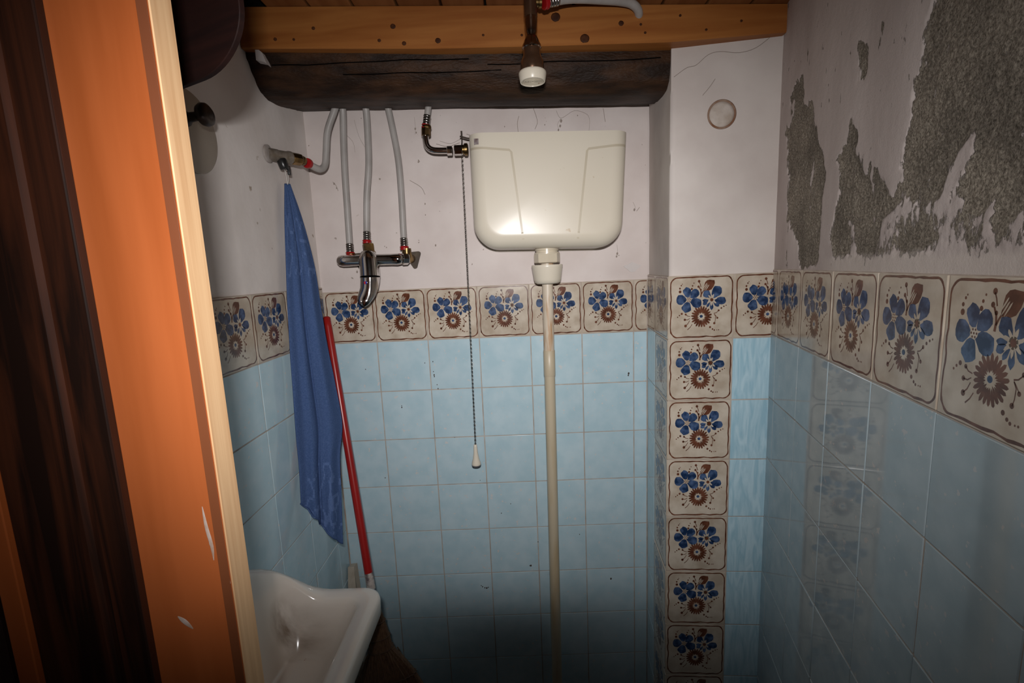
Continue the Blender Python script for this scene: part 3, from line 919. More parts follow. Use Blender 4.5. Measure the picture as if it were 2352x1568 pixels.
hose('water_hose', [(-.183, -.055, 1.995), (-.190, -.06, 1.972), (-.213, -.06, 1.922), (-.222, -.06, 1.872), (-.2275, -.062, 1.838), (-.236, -.074, 1.824), (-.246, -.094, 1.826), (-.253, -.106, 1.832)],
     'curved grey hose bending into the stop valve near the corner', 'grey water hoses', [])
hose('water_hose', [(.061, -.06, 1.995), (.057, -.07, 1.970), (.053, -.07, 1.950), (.051, -.07, 1.940)],
     'short grey hose stub above the chrome elbow left of the cistern', 'grey water hoses', [(1,)], .0082)

# mixer tap
mx = empty('mixer_tap', (-.131, -.004, 1.585)); tag(mx, 'chrome wall mixer tap with a single hanging lever', 'tap')
bm = bmesh.new()
YT = -.060
prof = [(0, 0), (.008, .0015), (.0135, .007), (.0155, .016), (.0155, .030), (.0145, .060), (.0150, .090), (.0150, .150), (.0158, .165), (.0140, .176), (.008, .182), (0, .1835)]
lathe(bm, prof, (-.222, YT, 1.586), (1, 0, -.012), 28)
obj('crossbar', bm, MAT['chrome'], mx, True, 60)
bm = bmesh.new()
path = [(-.1335, YT, 1.603), (-.1335, YT - .003, 1.594), (-.133, YT - .006, 1.580), (-.132, YT - .009, 1.560), (-.1315, YT - .012, 1.540)]
tube(bm, catmull(path, 5), [lerp(.020, .0265, min(1, k / 8)) for k in range(21)], 28, ell=1.0)
obj('body', bm, MAT['chrome'], mx, True, 60)
bm = bmesh.new()
lv = [((-.1315, YT - .0125, 1.5385), .0262, .026), ((-.1325, YT - .014, 1.526), .0258, .025), ((-.1345, YT - .018, 1.510), .0245, .021), ((-.1385, YT - .026, 1.495), .0225, .015), ((-.1435, YT - .034, 1.482), .0195, .011), ((-.148, YT - .040, 1.472), .0150, .008), ((-.1505, YT - .042, 1.4665), .0075, .004)]
rings = []
for (c, a, b_) in lv:
    rings.append([(c[0] + a * math.cos(t), c[1] + b_ * math.sin(t), c[2] - .006 * math.cos(t) * (1 if c[2] < 1.51 else .2)) for t in [2 * PI * k / 28 for k in range(28)]])
R2 = loft(bm, rings)
lev = obj('lever', bm, MAT['chrome'], mx, True, 60)
bm = bmesh.new()
lathe(bm, [(.0258, 0), (.0272, .0008), (.0258, .0016)], (-.1315, YT - .0122, 1.5375), (0, 0, 1), 28)
obj('joint_ring', bm, MAT['gap'], mx, True)
for s, m in ((-1, 'indicator_red'), (1, 'indicator_blue')):
    bm = bmesh.new()
    a0 = PI / 2 if s < 0 else -PI / 2
    vs = [bm.verts.new((-.1365 + .0042 * math.cos(a0 + PI * k / 12), YT - .0405, 1.5245 + .0042 * math.sin(a0 + PI * k / 12))) for k in range(13)]
    f = bm.faces.new(vs)
    r_ = bmesh.ops.extrude_face_region(bm, geom=[f]); 
    for v in [g for g in r_['geom'] if isinstance(g, bmesh.types.BMVert)]: v.co.y += .003
    obj('indicator_mark', bm, MAT[m], lev)
def hexnut(bm, c, axis, r, h, n=6):
    lathe(bm, [(r * .9, 0), (r, h * .08), (r, h * .92), (r * .9, h)], c, axis, n)
bm = bmesh.new(); hexnut(bm, (-.1355, -.050, 1.603), (-.06, .10, 1), .0155, .0265); lathe(bm, [(.017, -.004), (.018, .003), (.015, .008)], (-.134, -.052, 1.602), (0, 0, 1), 24)
obj('brass_nut', bm, MAT['brass'], mx)
# wall elbows with triangular plates
for xe, ze in ((-.187, 1.588), (-.033, 1.585)):
    sx = 1 if xe > -.1 else -1
    bm = bmesh.new()
    tube(bm, catmull([(xe + .0, -.044, ze + (.027 if sx > 0 else .014)), (xe, -.044, ze + .012), (xe + .001, -.038, ze + .006), (xe + .002, -.020, ze), (xe + .003, -.004, ze)], 5), .0125, 18)
    el = obj('brass_elbow', bm, MAT['brass'], mx, True, 50)
    bm = bmesh.new()
    tri = []
    cx = xe + .004
    for k, (px_, pz_) in enumerate([(-.014, .012), (.020, .014), (.008, -.022)]):
        for j in range(6):
            a = [(90, 180), (-20, 90), (200, 340)][k]
            t = math.radians(lerp(a[1], a[0], j / 5)) if k == 0 else math.radians(lerp(a[0], a[1], j / 5)) if k == 2 else math.radians(lerp(a[1], a[0], j / 5))
            tri.append((cx + px_ + .006 * math.cos(t), pz_ + ze + .006 * math.sin(t)))
    hull = bmesh.new()
    vs = [hull.verts.new((x, -.0075, z)) for x, z in tri] + [hull.verts.new((x, -.0005, z)) for x, z in tri]
    bmesh.ops.convex_hull(hull, input=vs)
    bm.free()
    obj('wall_plate', hull, MAT['old_brass'], mx)
bm = bmesh.new()
lathe(bm, [(.0145, 0), (.0165, .002), (.0165, .016), (.0145, .018)], (-.045, -.058, 1.584), (.4, .3, 0), 8)
obj('union_nut', bm, MAT['chrome'], mx)

# stop valve on the left wall, hanging wire below
sv = empty('stop_valve', (-.297, -.200, 1.835)); tag(sv, 'corroded brass stop valve with red collar sticking out of the left wall', 'valve')
ax = Vector((.47, .88, .03)).normalized()
o0 = Vector((-.296, -.213, 1.831))
bm = bmesh.new()
lathe(bm, [(.020, -.004), (.020, 0), (.017, .0015), (.011, .002)], (-.2952, -.222, 1.831), (1, .02, 0), 28)
obj('escutcheon', bm, mat('grey_flange', (.40, .36, .34), .7, col2=(.30, .26, .23), nscale=40), sv, True, 40)
bm = bmesh.new()
lathe(bm, [(.0145, -.010), (.0145, .016), (.0135, .019), (.0138, .042), (.0155, .046), (.0155, .052), (.0125, .055)], o0, ax, 20)
obj('barrel', bm, mat('limescale', (.26, .225, .19), .45, .3, col2=(.16, .125, .09), nscale=70), sv, True, 40)
bm = bmesh.new()
lathe(bm, [(.0125, .053), (.0145, .056), (.0145, .078), (.0120, .082), (.0085, .086)], o0, ax, 8)
obj('brass_nut', bm, MAT['brass'], sv)
ax2 = (Vector((-.253, -.106, 1.832)) - (o0 + ax * .080)).normalized()
bm = bmesh.new()
lathe(bm, [(.009, 0), (.0115, .003), (.0115, .012), (.009, .016)], o0 + ax * .080, ax2, 18)
obj('coupling', bm, MAT['brass'], sv, True, 40)
bm = bmesh.new()
lathe(bm, [(.0085, -.006), (.0122, -.005), (.0128, -.001), (.0122, .004), (.0085, .005)], Vector((-.2535, -.109, 1.8315)), ax2, 22)
obj('red_collar', bm, MAT['red_plastic'], sv, True, 40)
bm = bmesh.new()
lathe(bm, [(.010, 0), (.0112, .004), (.0105, .021), (.0085, .0235)], o0 + ax * .024 + Vector((.004, -.004, -.008)), (.25, .1, -1), 18)
box(bm, -.2745, -.2690, -.186, -.174, 1.790, 1.812, 0, .002)
obj('black_cap', bm, MAT['black_plastic'], sv, True, 40)

# chrome elbow feeding the cistern
ev = empty('cistern_valve', (.10, -.07, 1.857)); tag(ev, 'chrome elbow pipe joining the cream cistern on its left', 'pipe')
bm = bmesh.new()
tube(bm, catmull([(.0445, -.07, 1.905), (.0438, -.07, 1.885), (.0475, -.07, 1.869), (.058, -.07, 1.8605), (.075, -.07, 1.8575), (.105, -.07, 1.8565)], 6), .0082, 18)
obj('elbow', bm, MAT['chrome'], ev, True, 60)
bm = bmesh.new(); hexnut(bm, (.0465, -.07, 1.915), (-.05, 0, -1), .0125, .020, 8); lathe(bm, [(.0115, 0), (.0125, .003), (.0115, .008)], (.048, -.07, 1.913), (.1, 0, 1), 18)
obj('brass_nut', bm, MAT['brass'], ev)
bm = bmesh.new(); hexnut(bm, (.098, -.07, 1.8567), (1, 0, -.01), .0125, .014, 8)
obj('union_nut', bm, MAT['chrome'], ev)
bm = bmesh.new(); hexnut(bm, (.117, -.07, 1.8565), (1, 0, -.01), .0135, .022, 10)
obj('union_nut', bm, MAT['chrome'], ev)
bm = bmesh.new(); lathe(bm, [(.0075, -.004), (.012, 0), (.012, .003), (.0155, .005), (.0155, .012), (.012, .014)], (.139, -.07, 1.8575), (1, 0, 0), 18)
obj('brass_flange', bm, MAT['brass'], ev, True, 40)

# ------------------------------------------------------------------ cistern
CX, CZ = .3520, 1.594
ci = empty('toilet_cistern', (CX, -.002, CZ)); tag(ci, 'cream plastic high-level toilet cistern on the back wall', 'cistern')
ROT = Matrix.Rotation(.026, 4, 'Y')
def cpt(x, y, z): return Vector((CX, 0, CZ)) + ROT @ Vector((x, y * (1 - .20 * max(0., z - .04)), z))
def coutline(inset, y, hw_t=.2005, hw_b=.1925, H=.284, R=.066):
    pts = []
    def hw(z): return lerp(hw_b, hw_t, min(1, max(0, z / H))) - inset
    pts.append((-hw(H), H)); 
    for z in (.24, .20, .16, .12): pts.append((-hw(z), z))
    r = R - inset * .6
    for k in range(12):
        a = PI + PI / 2 * k / 11
        pts.append((-hw(R) + r + r * math.cos(a), inset + r + r * math.sin(a)))
    nb = 8
    for k in range(1, nb): pts.append((lerp(-hw(R) + r, hw(R) - r, k / nb), inset))
    for k in range(12):
        a = -PI / 2 + PI / 2 * k / 11
        pts.append((hw(R) - r + r * math.cos(a), inset + r + r * math.sin(a)))
    for z in (.12, .16, .20, .24): pts.append((hw(z), z))
    pts.append((hw(H), H))
    for k in range(1, 10): pts.append((lerp(hw(H), -hw(H), k / 10), H))
    return [cpt(x, y, z) for x, z in pts]
rings = [coutline(0, -.004), coutline(0, -.02), coutline(0, -.06)]
rr = .038
for k in range(0, 11):
    a = PI / 2 * k / 10
    rings.append(coutline(rr * (1 - math.cos(a)) * (1.0), -.094 - rr * math.sin(a)))
bm = bmesh.new()
Rg = loft(bm, rings, True, (True, False))
# flat crown of the front face (keeps the top edge straight)
cent = bm.verts.new(cpt(0, -.132, .16))
last = Rg[-1]
for k in range(len(last)): bm.faces.new((last[k], last[(k + 1) % len(last)], cent))
# keep the top edge of every ring level
inv = ROT.inverted()
for v in bm.verts:
    l = inv @ (v.co - Vector((CX, 0, CZ)))
    if l.z > .245: l.z = .284
    v.co = Vector((CX, 0, CZ)) + ROT @ l
tk = obj('tank', bm, MAT['cistern'], ci, True, 45)
for pts in ([(-.199, .249), (-.158, .247), (-.098, .2415), (-.093, .236), (-.066, .022)], [(.199, .251), (.155, .247), (.100, .241), (.096, .236), (.074, .022)]):
    bm = bmesh.new()
    P = [Vector((x, 0, z)) for x, z in pts]
    Lf, Rt = [], []
    for i, p in enumerate(P):
        t = (P[min(i + 1, len(P) - 1)] - P[max(i - 1, 0)]).normalized(); n_ = Vector((-t.z, 0, t.x)) * .0028
        Lf.append(p + n_); Rt.append(p - n_)
    def sv_(a, b, s_, back):
        q = a.lerp(b, s_)
        hw_ = lerp(.1925, .2005, min(1, q.z / .284)); e = max(0, abs(q.x) - (hw_ - rr)); yy = -.132
        if e > 0: yy = -.094 - math.sqrt(max(0, rr ** 2 - min(rr, e) ** 2))
        if q.z < rr: yy = min(yy, -.094) if e > 0 else -.094 - math.sqrt(max(0, rr ** 2 - (rr - q.z) ** 2))
        return bm.verts.new(cpt(q.x, yy - (.0006 if not back else -.004), q.z))
    cols = []
    for i in range(len(P) - 1):
        seg = 12
        for k in range(seg + (1 if i == len(P) - 2 else 0)):
            cols.append((sv_(Lf[i], Lf[i + 1], k / seg, False), sv_(Rt[i], Rt[i + 1], k / seg, False), sv_(Rt[i], Rt[i + 1], k / seg, True), sv_(Lf[i], Lf[i + 1], k / seg, True)))
    for a, b_ in zip(cols, cols[1:]):
        for k in range(4): bm.faces.new((a[k], a[(k + 1) % 4], b_[(k + 1) % 4], b_[k]))
    obj('moulded_line', bm, MAT['cistern_groove'], ci)
bm = bmesh.new()
vs = box(bm, -.186, -.166, -.1298, -.112, .2565, .2705)
for v in bm.verts: v.co = cpt(*v.co)
obj('foil_sticker', bm, MAT['sticker'], ci)
bm = bmesh.new()      # base flange
rings = [coutline(-.0015, -.003), coutline(-.0035, -.004), coutline(-.0035, -.012), coutline(-.0005, -.014)]
loft(bm, rings)
obj('back_flange', bm, MAT['cistern'], ci, True, 40)

# ------------------------------------------------------------------ flush pipe
fp = empty('flush_pipe', (.345, -.065, 0)); tag(fp, 'stained cream flush pipe running down from the cistern', 'pipe')
bm = bmesh.new()
lathe(bm, [(.0305, .030), (.0318, .026), (.0318, .020), (.0295, .019), (.0295, .015), (.034, .014), (.034, .010)], (.3505, -.066, 1.570), (0, 0, 1), 32)
obj('threaded_neck', bm, MAT['cream_plastic'], fp, True, 30)
bm = bmesh.new(); hexnut(bm, (.3505, -.066, 1.556), (0, 0, 1), .0350, .027, 8)
obj('lock_nut', bm, MAT['cream_plastic'], fp)
bm = bmesh.new()
lathe(bm, [(.017, .004), (.017, .064)], (.350, -.066, 1.500), (0, 0, 1), 24)
obj('tail', bm, MAT['pipe_stain'], fp, True, 40)
bm = bmesh.new()
lathe(bm, [(.016, .001), (.028, .000), (.0345, .004), (.0372, .012), (.0415, .044), (.0425, .049), (.0415, .051), (.038, .049), (.022, .046)], (.350, -.066, 1.5005), (0, 0, 1), 36)
obj('collar_cup', bm, MAT['cistern'], fp, True, 50)
def ppt(z): return (lerp(.342, .3495, (z - .27) / 1.23), -.066, z)
bm = bmesh.new(); tube(bm, [ppt(1.502), ppt(1.42), ppt(1.36), ppt(1.310)], .0148, 24)
obj('upper_pipe', bm, MAT['pipe_stain'], fp, True, 50)
bm = bmesh.new(); tube(bm, [ppt(1.3165), ppt(1.316), ppt(1.246), ppt(1.244)], [.0156, .0162, .0162, .0156], 24)
obj('sleeve', bm, MAT['pipe'], fp, True, 50)
bm = bmesh.new(); tube(bm, [ppt(1.246), ppt(.9), ppt(.5), ppt(.0)], .0150, 24)
obj('lower_pipe', bm, MAT['pipe'], fp, True, 50)

# ------------------------------------------------------------------ pull chain
pc_ = empty('pull_chain', (.130, -.06, 1.06)); tag(pc_, 'thin pull chain with a cream handle hanging left of the cistern', 'chain')
bm = bmesh.new()
tube(bm, [(.137, -.06, 1.906), (.137, -.06, 1.900), (.1373, -.061, 1.880), (.137, -.0745, 1.868)], [.0026, .002, .0015, .0015], 8)
tube(bm, [(.168, -.055, 1.886), (.150, -.055, 1.889), (.132, -.058, 1.894)], .0022, 8)
obj('lever', bm, MAT['soot'], pc_, True, 60)
bm = bmesh.new()
zc = 1.868; k = 0
while zc > 1.048:
    x = .137 - .009 * (1.868 - zc) / .82; y = -.0755 + .012 * (1.868 - zc) / .82
    rx = .0019; rz = .0036
    pts = []
    for a in range(9):
        t = 2 * PI * a / 8
        d = rx * math.cos(t)
        pts.append((x + (d if k % 2 else 0), y + (0 if k % 2 else d), zc - rz + rz * math.sin(t)))
    tube(bm, pts, .00085, 5, cap=False)
    zc -= .0056; k += 1
obj('chain_links', bm, MAT['chrome_dull'], pc_, True, 60)
bm = bmesh.new()
lathe(bm, [(.0030, .064), (.0045, .063), (.0052, .058), (.0062, .040), (.0090, .022), (.0128, .009), (.0135, .004), (.0130, .003)], (.1275, -.0635, .9855), (0, 0, 1), 28)
hd = obj('handle', bm, MAT['cistern'], pc_, True, 50)
bm = bmesh.new()
lathe(bm, [(.0130, .0032), (.0134, .001), (.0125, -.001), (.009, -.0015), (0, -.0015)], (.1275, -.0635, .9855), (0, 0, 1), 28)
obj('dark_base', bm, MAT['grey_handle'], hd, True, 50)

# ------------------------------------------------------------------ towel
TL = [(-.286, -.178, 1.772), (-.286, -.199, 1.689), (-.286, -.217, 1.585), (-.286, -.235, 1.482), (-.285, -.249, 1.378), (-.285, -.258, 1.273), (-.285, -.266, 1.166), (-.285, -.271, 1.079), (-.285, -.280, .993), (-.285, -.283, .90)]
TR = [(-.279, -.165, 1.773), (-.264, -.148, 1.682), (-.250, -.141, 1.574), (-.240, -.152, 1.474), (-.232, -.156, 1.372), (-.224, -.150, 1.266), (-.216, -.150, 1.158), (-.218, -.182, 1.078), (-.216, -.206, .963), (-.214, -.230, .857)]
cl = catmull(TL, 14); cr_ = catmull(TR, 14)
NV = len(cl); NU = 60
bm = bmesh.new()
G = []
for j in range(NV):
    row = []
    v = j / (NV - 1)
    for i in range(NU + 1):
        s = i / NU
        a, b_ = cl[j], cr_[j]
        p = a.lerp(b_, s)
        wide = min(1, v * 2.5)
        # folds: deep overlap at s=.42, softer ripples elsewhere, pushed towards the camera
        fold = .012 * math.exp(-((s - .30) / .12) ** 2) + .016 * math.exp(-((s - .72) / .2) ** 2) - .010 * math.exp(-((s - .455) / .035) ** 2)
        fold += .004 * math.sin(s * 17 + v * 2) * (1 - v * .4)
        fold += .0022 * noise.noise(Vector((s * 6, v * 9, 0)))
        p = p + Vector((.45, -.9, 0)) * fold * wide
        # hem: left flap ends higher than the right one
        zend = (1.0 - .055 * (s / .42)) if s < .42 else (.93 - .075 * ((s - .42) / .58) ** 1.1)
        zend += .006 * noise.noise(Vector((s * 9, 2, 0)))
        if p.z < zend:
            p.z = zend
        row.append(bm.verts.new(p))
    G.append(row)
for j in range(NV - 1):
    for i in range(NU):
        vs = (G[j][i], G[j][i + 1], G[j + 1][i + 1], G[j + 1][i])
        if max((vs[0].co - vs[3].co).length, (vs[1].co - vs[2].co).length) < 1e-5: continue
        f = bm.faces.new(vs)
        v = j / (NV - 1); s = i / NU
        nn = noise.noise(Vector((s * 5 + 3, v * 24, 1.5)))
        zz_ = (vs[0].co.z + vs[2].co.z) / 2
        bandz = 1.55 < zz_ < 1.70 or .90 < zz_ < 1.08 and True
        f.material_index = 1 if (bandz and abs(nn) < .09 and s > .05) else 0
bmesh.ops.remove_doubles(bm, verts=bm.verts[:], dist=1e-5)
for v in [v for v in bm.verts if not v.link_faces]: bm.verts.remove(v)
tw = empty('hand_towel', (-.283, -.172, 1.77)); tag(tw, 'worn blue terry towel hanging from the stop valve in the corner', 'towel')
t_ = obj('cloth', bm, [MAT['towel'], MAT['towel_relief']], tw, True)
sm = t_.modifiers.new('Solidify', 'SOLIDIFY'); sm.thickness = .003; sm.offset = -1
bm = bmesh.new()
tube(bm, catmull([(-.2835, -.182, 1.812), (-.2815, -.180, 1.800), (-.2815, -.176, 1.785), (-.2825, -.172, 1.770)], 5), .0011, 8)
tube(bm, catmull([(-.2835, -.182, 1.812), (-.2765, -.178, 1.800), (-.279, -.172, 1.783), (-.2825, -.172, 1.770)], 5), .0008, 8)
obj('hanging_loop', bm, MAT['white_wire'], tw, True)

# ------------------------------------------------------------------ broom
BT = Vector((-.2835, -.0165, 1.432)); BD = Vector((.111, -.165, -.694)).normalized()
br = empty('broom', (-.06, -.34, 0)); tag(br, 'straw broom with a red handle leaning in the corner', 'broom')
L1 = (1.432 - .738) / -BD.z
bm = bmesh.new()
lathe(bm, [(0, -.001), (.006, 0), (.0105, .004), (.0108, .03), (.0112, L1)], BT, BD, 20)
obj('handle', bm, MAT['red_handle'], br, True, 50)
bm = bmesh.new()
lathe(bm, [(.0113, L1 - .001), (.0116, L1), (.0116, L1 + .042), (.0113, L1 + .043)], BT, BD, 20)
obj('paper_sleeve', bm, MAT['paper_sleeve'], br, True, 50)
bm = bmesh.new()
lathe(bm, [(.0112, L1 + .042), (.0112, L1 + .14)], BT, BD, 20)
obj('lower_handle', bm, MAT['grey_handle'], br, True, 50)
side = BD.cross(Vector((0, 1, 0))).normalized()
if side.x < 0: side = -side
nor = BD.cross(side)
def head_ring(h, a, b_, n=56, seed=0.):
    c = BT + BD * (L1 + h)
    out = []
    for k in range(n):
        t = 2 * PI * k / n
        g = 1 + .05 * math.sin(k * 2.9) + .05 * noise.noise(Vector((k * .9, h * 3 + seed, 0)))
        out.append(c + side * math.cos(t) * a * g + nor * math.sin(t) * b_ * g)
    return out
bm = bmesh.new()
loft(bm, [head_ring(*q) for q in [(.085, .0115, .0115), (.095, .015, .015), (.13, .022, .020), (.17, .028, .024), (.20, .031, .026), (.225, .050, .030), (.265, .076, .034), (.33, .105, .040), (.45, .135, .048), (.60, .160, .055), (.735, .175, .058)]])
obj('straw_head', bm, MAT['straw'], br, True, 60)
bm = bmesh.new()
for h, a, b_ in ((.130, .0232, .0212), (.170, .0290, .0250), (.201, .0322, .0272), (.275, .0830, .0362)):
    tube(bm, head_ring(h, a, b_) + [head_ring(h, a, b_)[0]], .0018, 6)
obj('twine', bm, MAT['twine'], br, True)
bm = bmesh.new()
for k in range(110):
    t = random.uniform(-1, 1); hh = random.uniform(.20, .26)
    c0 = BT + BD * (L1 + hh) + side * t * .04 + nor * random.choice((-1, 1)) * .030 * math.sqrt(1 - t * t * .8)
    c1 = BT + BD * (L1 + random.uniform(.55, .72)) + side * t * random.uniform(.14, .17) + nor * random.choice((-1, 1)) * .05 * math.sqrt(1 - t * t * .8)
    tube(bm, [c0, c0.lerp(c1, .35) + side * t * .02, c1], [.0016, .0013, .0006], 5)
ob = obj('bristles', bm, MAT['straw'], br, True); ob['kind'] = 'stuff'

# pale old slat in the corner behind the basin
bm = bmesh.new()
sl = [(-.291, .655, -.028), (-.272, .657, -.028), (-.262, .585, -.045), (-.262, .0, -.075), (-.291, .0, -.075), (-.291, .60, -.042)]
f = [bm.verts.new((x, y, z)) for x, z, y in sl]; g_ = [bm.verts.new((x + .004, y + .018, z + (.0 if z > 0 else 0))) for x, z, y in sl]
n = len(sl)
bm.faces.new(f); bm.faces.new(g_[::-1])
for k in range(n): bm.faces.new((f[k], f[(k + 1) % n], g_[(k + 1) % n], g_[k]))
sb_ = obj('wooden_slat', bm, MAT['old_board'])
tag(sb_, 'pale weathered wooden slat standing in the corner behind the basin', 'slat')

# ------------------------------------------------------------------ wash basin on the left wall
ba = empty('wash_basin', (-.29, -.60, .72)); tag(ba, 'small white ceramic wash basin with raised back on the left wall', 'basin')
BX0, BX1, BY0, BY1, BZ = -.2965, -.062, -.820, -.392, .850
def rrect(ins, z, rc, n=10, lift=0.0, slope=0.0):
    x0, x1, y0, y1 = BX0 + ins * .55, BX1 - ins, BY0 + ins, BY1 - ins
    rw_ = min(rc, .02 + ins * .5)
    out = []
    for cx, cy, r, a0 in [(x1 - rc, y1 - rc, rc, 0), (x0 + rw_, y1 - rw_, rw_, 90), (x0 + rw_, y0 + rw_, rw_, 180), (x1 - rc, y0 + rc, rc, 270)]:
        for k in range(n):
            a = math.radians(a0 + 90 * k / (n - 1))
            out.append(Vector((cx + r * math.cos(a), cy + r * math.sin(a), z)))
    # dense points along the straight sides
    dense = []
    for i in range(len(out)):
        p, q = out[i], out[(i + 1) % len(out)]
        m = 9 if (i + 1) % n == 0 else 1
        for k in range(m): dense.append(p.lerp(q, k / m))
    for p in dense:
        t = min(1, max(0, (BY1 - p.y) / .16)) ** .55 * min(1, max(0, (p.y - BY0) / .16)) ** .55
        near = min(1, max(0, (p.x - BX0 - .012) / .105)); near = 1 - near * near * (3 - 2 * near)
        p.z += lift * .150 * t * near
        p.z -= slope * max(0, (p.x - BX0)) * 0
    return dense
rings = [rrect(.085, BZ - .150, .05), rrect(.045, BZ - .120, .05), rrect(.016, BZ - .062, .045), rrect(.005, BZ - .050, .042, lift=.2), rrect(.001, BZ - .042, .042, lift=.4), rrect(.0, BZ - .012, .042, lift=.9), rrect(.002, BZ - .004, .041, lift=1),
         rrect(.007, BZ, .040, lift=1), rrect(.020, BZ + .001, .036, lift=1), rrect(.034, BZ - .0005, .032, lift=.97), rrect(.040, BZ - .003, .030, lift=.93), rrect(.045, BZ - .010, .030, lift=.8), rrect(.051, BZ - .024, .030, lift=.5), rrect(.060, BZ - .042, .034, lift=.25), rrect(.072, BZ - .062, .040, lift=.1), rrect(.088, BZ - .080, .042), rrect(.104, BZ - .088, .012)]
bm = bmesh.new()
loft(bm, rings, True, (True, True))
obj('bowl', bm, MAT['ceramic'], ba, True, 60)
bm = bmesh.new()
lathe(bm, [(.010, -.05), (.019, -.0015), (.021, .0015), (.018, .002), (.015, 0), (0, -.001)], (-.185, -.605, BZ - .0895), (0, 0, 1), 28)
obj('drain', bm, MAT['chrome_dull'], ba, True, 50)

# ------------------------------------------------------------------ shower head
SY = -.36
sh = empty('shower_head', (.312, SY, 1.91)); tag(sh, 'bronze shower head with cream nozzle plate hanging in front of the log', 'shower head')
def shl(name, prof, m, n=32):
    bm = bmesh.new(); lathe(bm, prof, (.3045, SY, 0), (.004, 0, 1), n); return obj(name, bm, MAT[m], sh, True, 40)
shl('drop_pipe', [(.0128, 2.026), (.0130, 2.030), (.0130, 2.105)], 'dark_bronze')
shl('ball_joint', [(.0098, 1.990), (.0098, 1.994), (.0112, 1.998), (.0118, 2.006), (.0124, 2.014), (.0124, 2.020), (.0118, 2.023), (.0126, 2.027)], 'chrome_bronze')
shl('collar', [(.0100, 1.992), (.0118, 1.990), (.0150, 1.983), (.0172, 1.977), (.0186, 1.975), (.0188, 1.9705), (.0172, 1.969)], 'chrome_bronze')
shl('bell', [(.0168, 1.971), (.0172, 1.958), (.0196, 1.951), (.0224, 1.946), (.0232, 1.940), (.0234, 1.926), (.0226, 1.925)], 'dark_bronze')
shl('nozzle_ring', [(.0232, 1.9285), (.0255, 1.9275), (.0272, 1.9255), (.0276, 1.922), (.0252, 1.9095), (.0244, 1.9080), (.0222, 1.9080), (.0217, 1.9098)], 'cistern')
shl('spray_plate', [(.0218, 1.9095)] + sum([[(r_, 1.9095), (r_ - .0007, 1.9087), (r_ - .0016, 1.9087), (r_ - .0023, 1.9095)] for r_ in (.0210, .0178, .0146, .0114, .0082, .0050)], []) + [(0, 1.9095)], 'cream_plastic')
bm = bmesh.new()
lathe(bm, [(.0085, .006), (.0085, .016), (.0105, .017), (.0105, .022)], (.312, SY, 2.0525), (1, .1, .02), 16)
obj('inlet', bm, MAT['brass'], sh, True, 40)
hose('water_hose', [(.546, -.262, 2.050), (.541, -.286, 2.063), (.524, -.300, 2.071), (.498, -.306, 2.0745), (.460, -.316, 2.0735), (.415, -.331, 2.070), (.385, -.344, 2.064), (.362, -.353, 2.057)], 'pale hose with red collar arching from the shower head into the pine beam', 'grey water hoses', [(1,)], .0088)

# ------------------------------------------------------------------ grime, cobweb threads and insect specks on the back wall
bm = bmesh.new()
def wallthread(pts, r=.0005):
    tube(bm, catmull([(x, .0012 + .0022 * random.random() * 0, z) for x, z in pts], 4), r, 5)
for pts in ([(.392, 1.965), (.405, 1.945), (.44, 1.962), (.47, 1.955), (.482, 1.940), (.480, 1.905)], [(.405, 1.945), (.395, 1.93), (.398, 1.915)], [(.29, 1.955), (.285, 1.935), (.288, 1.905)], [(.07, 1.90), (.10, 1.892), (.13, 1.903), (.15, 1.898)],
            [(.06, 1.893), (.09, 1.885), (.125, 1.893)], [(.145, 1.915), (.17, 1.905), (.19, 1.892)], [(-.235, 1.805), (-.227, 1.795), (-.222, 1.78)], [(.005, 1.965), (.006, 1.94), (.004, 1.92)], [(-.17, 1.545), (-.165, 1.52), (-.16, 1.505)],
            [(.600, 1.715), (.606, 1.700), (.602, 1.69)], [(.618, 1.70), (.610, 1.69)], [(.554, 1.60), (.556, 1.58), (.553, 1.565)], [(-.02, 1.80), (.01, 1.78), (.02, 1.76)], [(-.13, 1.79), (-.135, 1.75)], [(.33, 1.975), (.34, 1.94), (.333, 1.92)],
            [(.52, 1.965), (.525, 1.93)], [(-.20, 1.94), (-.17, 1.91), (-.165, 1.88)], [(-.16, 1.965), (-.15, 1.92), (-.13, 1.88)]):
    wallthread([(x, z) for x, z in pts], .0003 if random.random() < .6 else .0006)
for x, z, r in [(.405, 1.938, .0035), (.402, 1.925, .003), (.397, 1.915, .0025), (.480, 1.903, .003), (.005, 1.935, .0025), (.007, 1.925, .002), (.285, 1.905, .0025), (.555, 1.575, .003), (.553, 1.567, .0025), (.604, 1.694, .003), (.018, 1.735, .002),
                (.017, 1.705, .0015), (-.232, 1.80, .0025), (-.226, 1.788, .002), (.45, 1.95, .0015), (.36, 1.93, .0015), (.25, 1.93, .0015), (-.10, 1.62, .0015), (.04, 1.62, .0025), (-.19, 1.555, .003)]:
    bmesh.ops.create_icosphere(bm, subdivisions=1, radius=r, matrix=Matrix.Translation((x, .0025, z)) @ Matrix.Diagonal((1, .25, 1.4, 1)))
obj('cobweb', bm, MAT['web'], wb)['kind'] = 'stuff'
bm = bmesh.new()
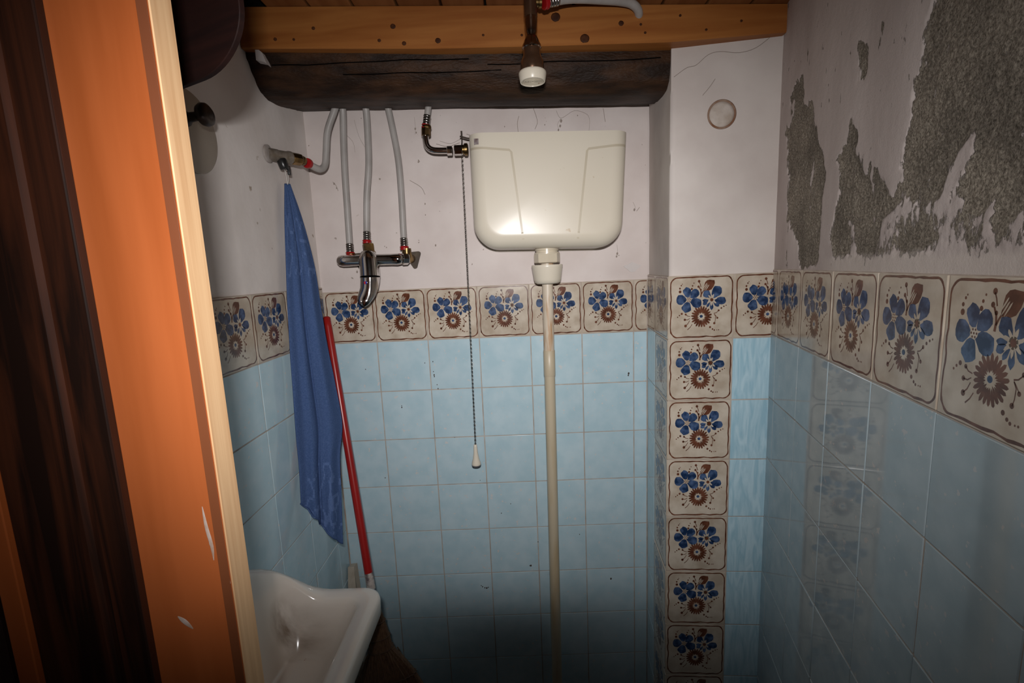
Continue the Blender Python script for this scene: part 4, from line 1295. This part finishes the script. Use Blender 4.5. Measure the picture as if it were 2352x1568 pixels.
for x, z, r in [(.010, 1.285, .0016), (.011, 1.245, .0022), (.0115, 1.240, .0018), (.010, 1.255, .0014), (.018, 1.215, .0014), (.020, 1.203, .0018), (-.014, 1.282, .0014), (-.092, 1.150, .002), (-.092, 1.155, .0014), (.585, 1.226, .003), (.584, 1.220, .0022),
                (-.19, 1.27, .0014), (.19, .80, .0016), (.22, .83, .0014), (.526, .565, .003), (.275, .62, .0028), (.272, .62, .002), (.30, .70, .0016), (-.16, .93, .0016), (.43, .72, .0014), (.36, .90, .0014), (.06, 1.05, .001), (.13, .91, .0012),
                (.132, .548, .0028), (.126, .549, .0022), (.119, .553, .0020), (.115, .557, .0016), (.137, .550, .0018)]:
    bmesh.ops.create_icosphere(bm, subdivisions=1, radius=r, matrix=Matrix.Translation((x, -.0002, z)) @ Matrix.Diagonal((1, .3, 1.3, 1)))
obj('fly_specks', bm, MAT['soot'], wb)['kind'] = 'stuff'
# small flat paint patches low on the plaster
bm = bmesh.new()
for cx, cz, a, b_ in ((.598, 1.535, .022, .012),):
    vs = [bm.verts.new((cx + a * math.cos(t) * (1 + .25 * math.sin(3 * t)), .0018, cz + b_ * math.sin(t) * (1 + .2 * math.cos(4 * t)))) for t in [2 * PI * k / 20 for k in range(20)]]
    f = bm.faces.new(vs)
r_ = bmesh.ops.extrude_face_region(bm, geom=bm.faces[:])
for v in [g for g in r_['geom'] if isinstance(g, bmesh.types.BMVert)]: v.co.y += .004
obj('paint_patch', bm, bpy.data.materials['white_plaster'], wb)

# ------------------------------------------------------------------ the photographer's camera: its lens stands in the flash beam
pc2 = empty('photo_camera', CAM - FWD * .10); tag(pc2, 'black camera with raised flash in the doorway, behind the view', 'camera')
bm = bmesh.new()
lathe(bm, [(.0470, -.003), (.0478, -.005), (.0478, -.100), (.036, -.105)], CAM, FWD, 48, cap=False)
obj('lens_barrel', bm, MAT['rubber'], pc2, True, 50)
bm = bmesh.new()
box(bm, -.065, .065, -.048, .045, -.150, -.104, 0, .008)
box(bm, -.030, .030, .080, .100, -.112, -.0825, 0, .003)
box(bm, -.020, .020, .045, .082, -.135, -.108, 0, .003)
for v in bm.verts: v.co = CAM + RIGHT * v.co.x - DOWN * v.co.y + FWD * v.co.z
obj('body', bm, MAT['rubber'], pc2)
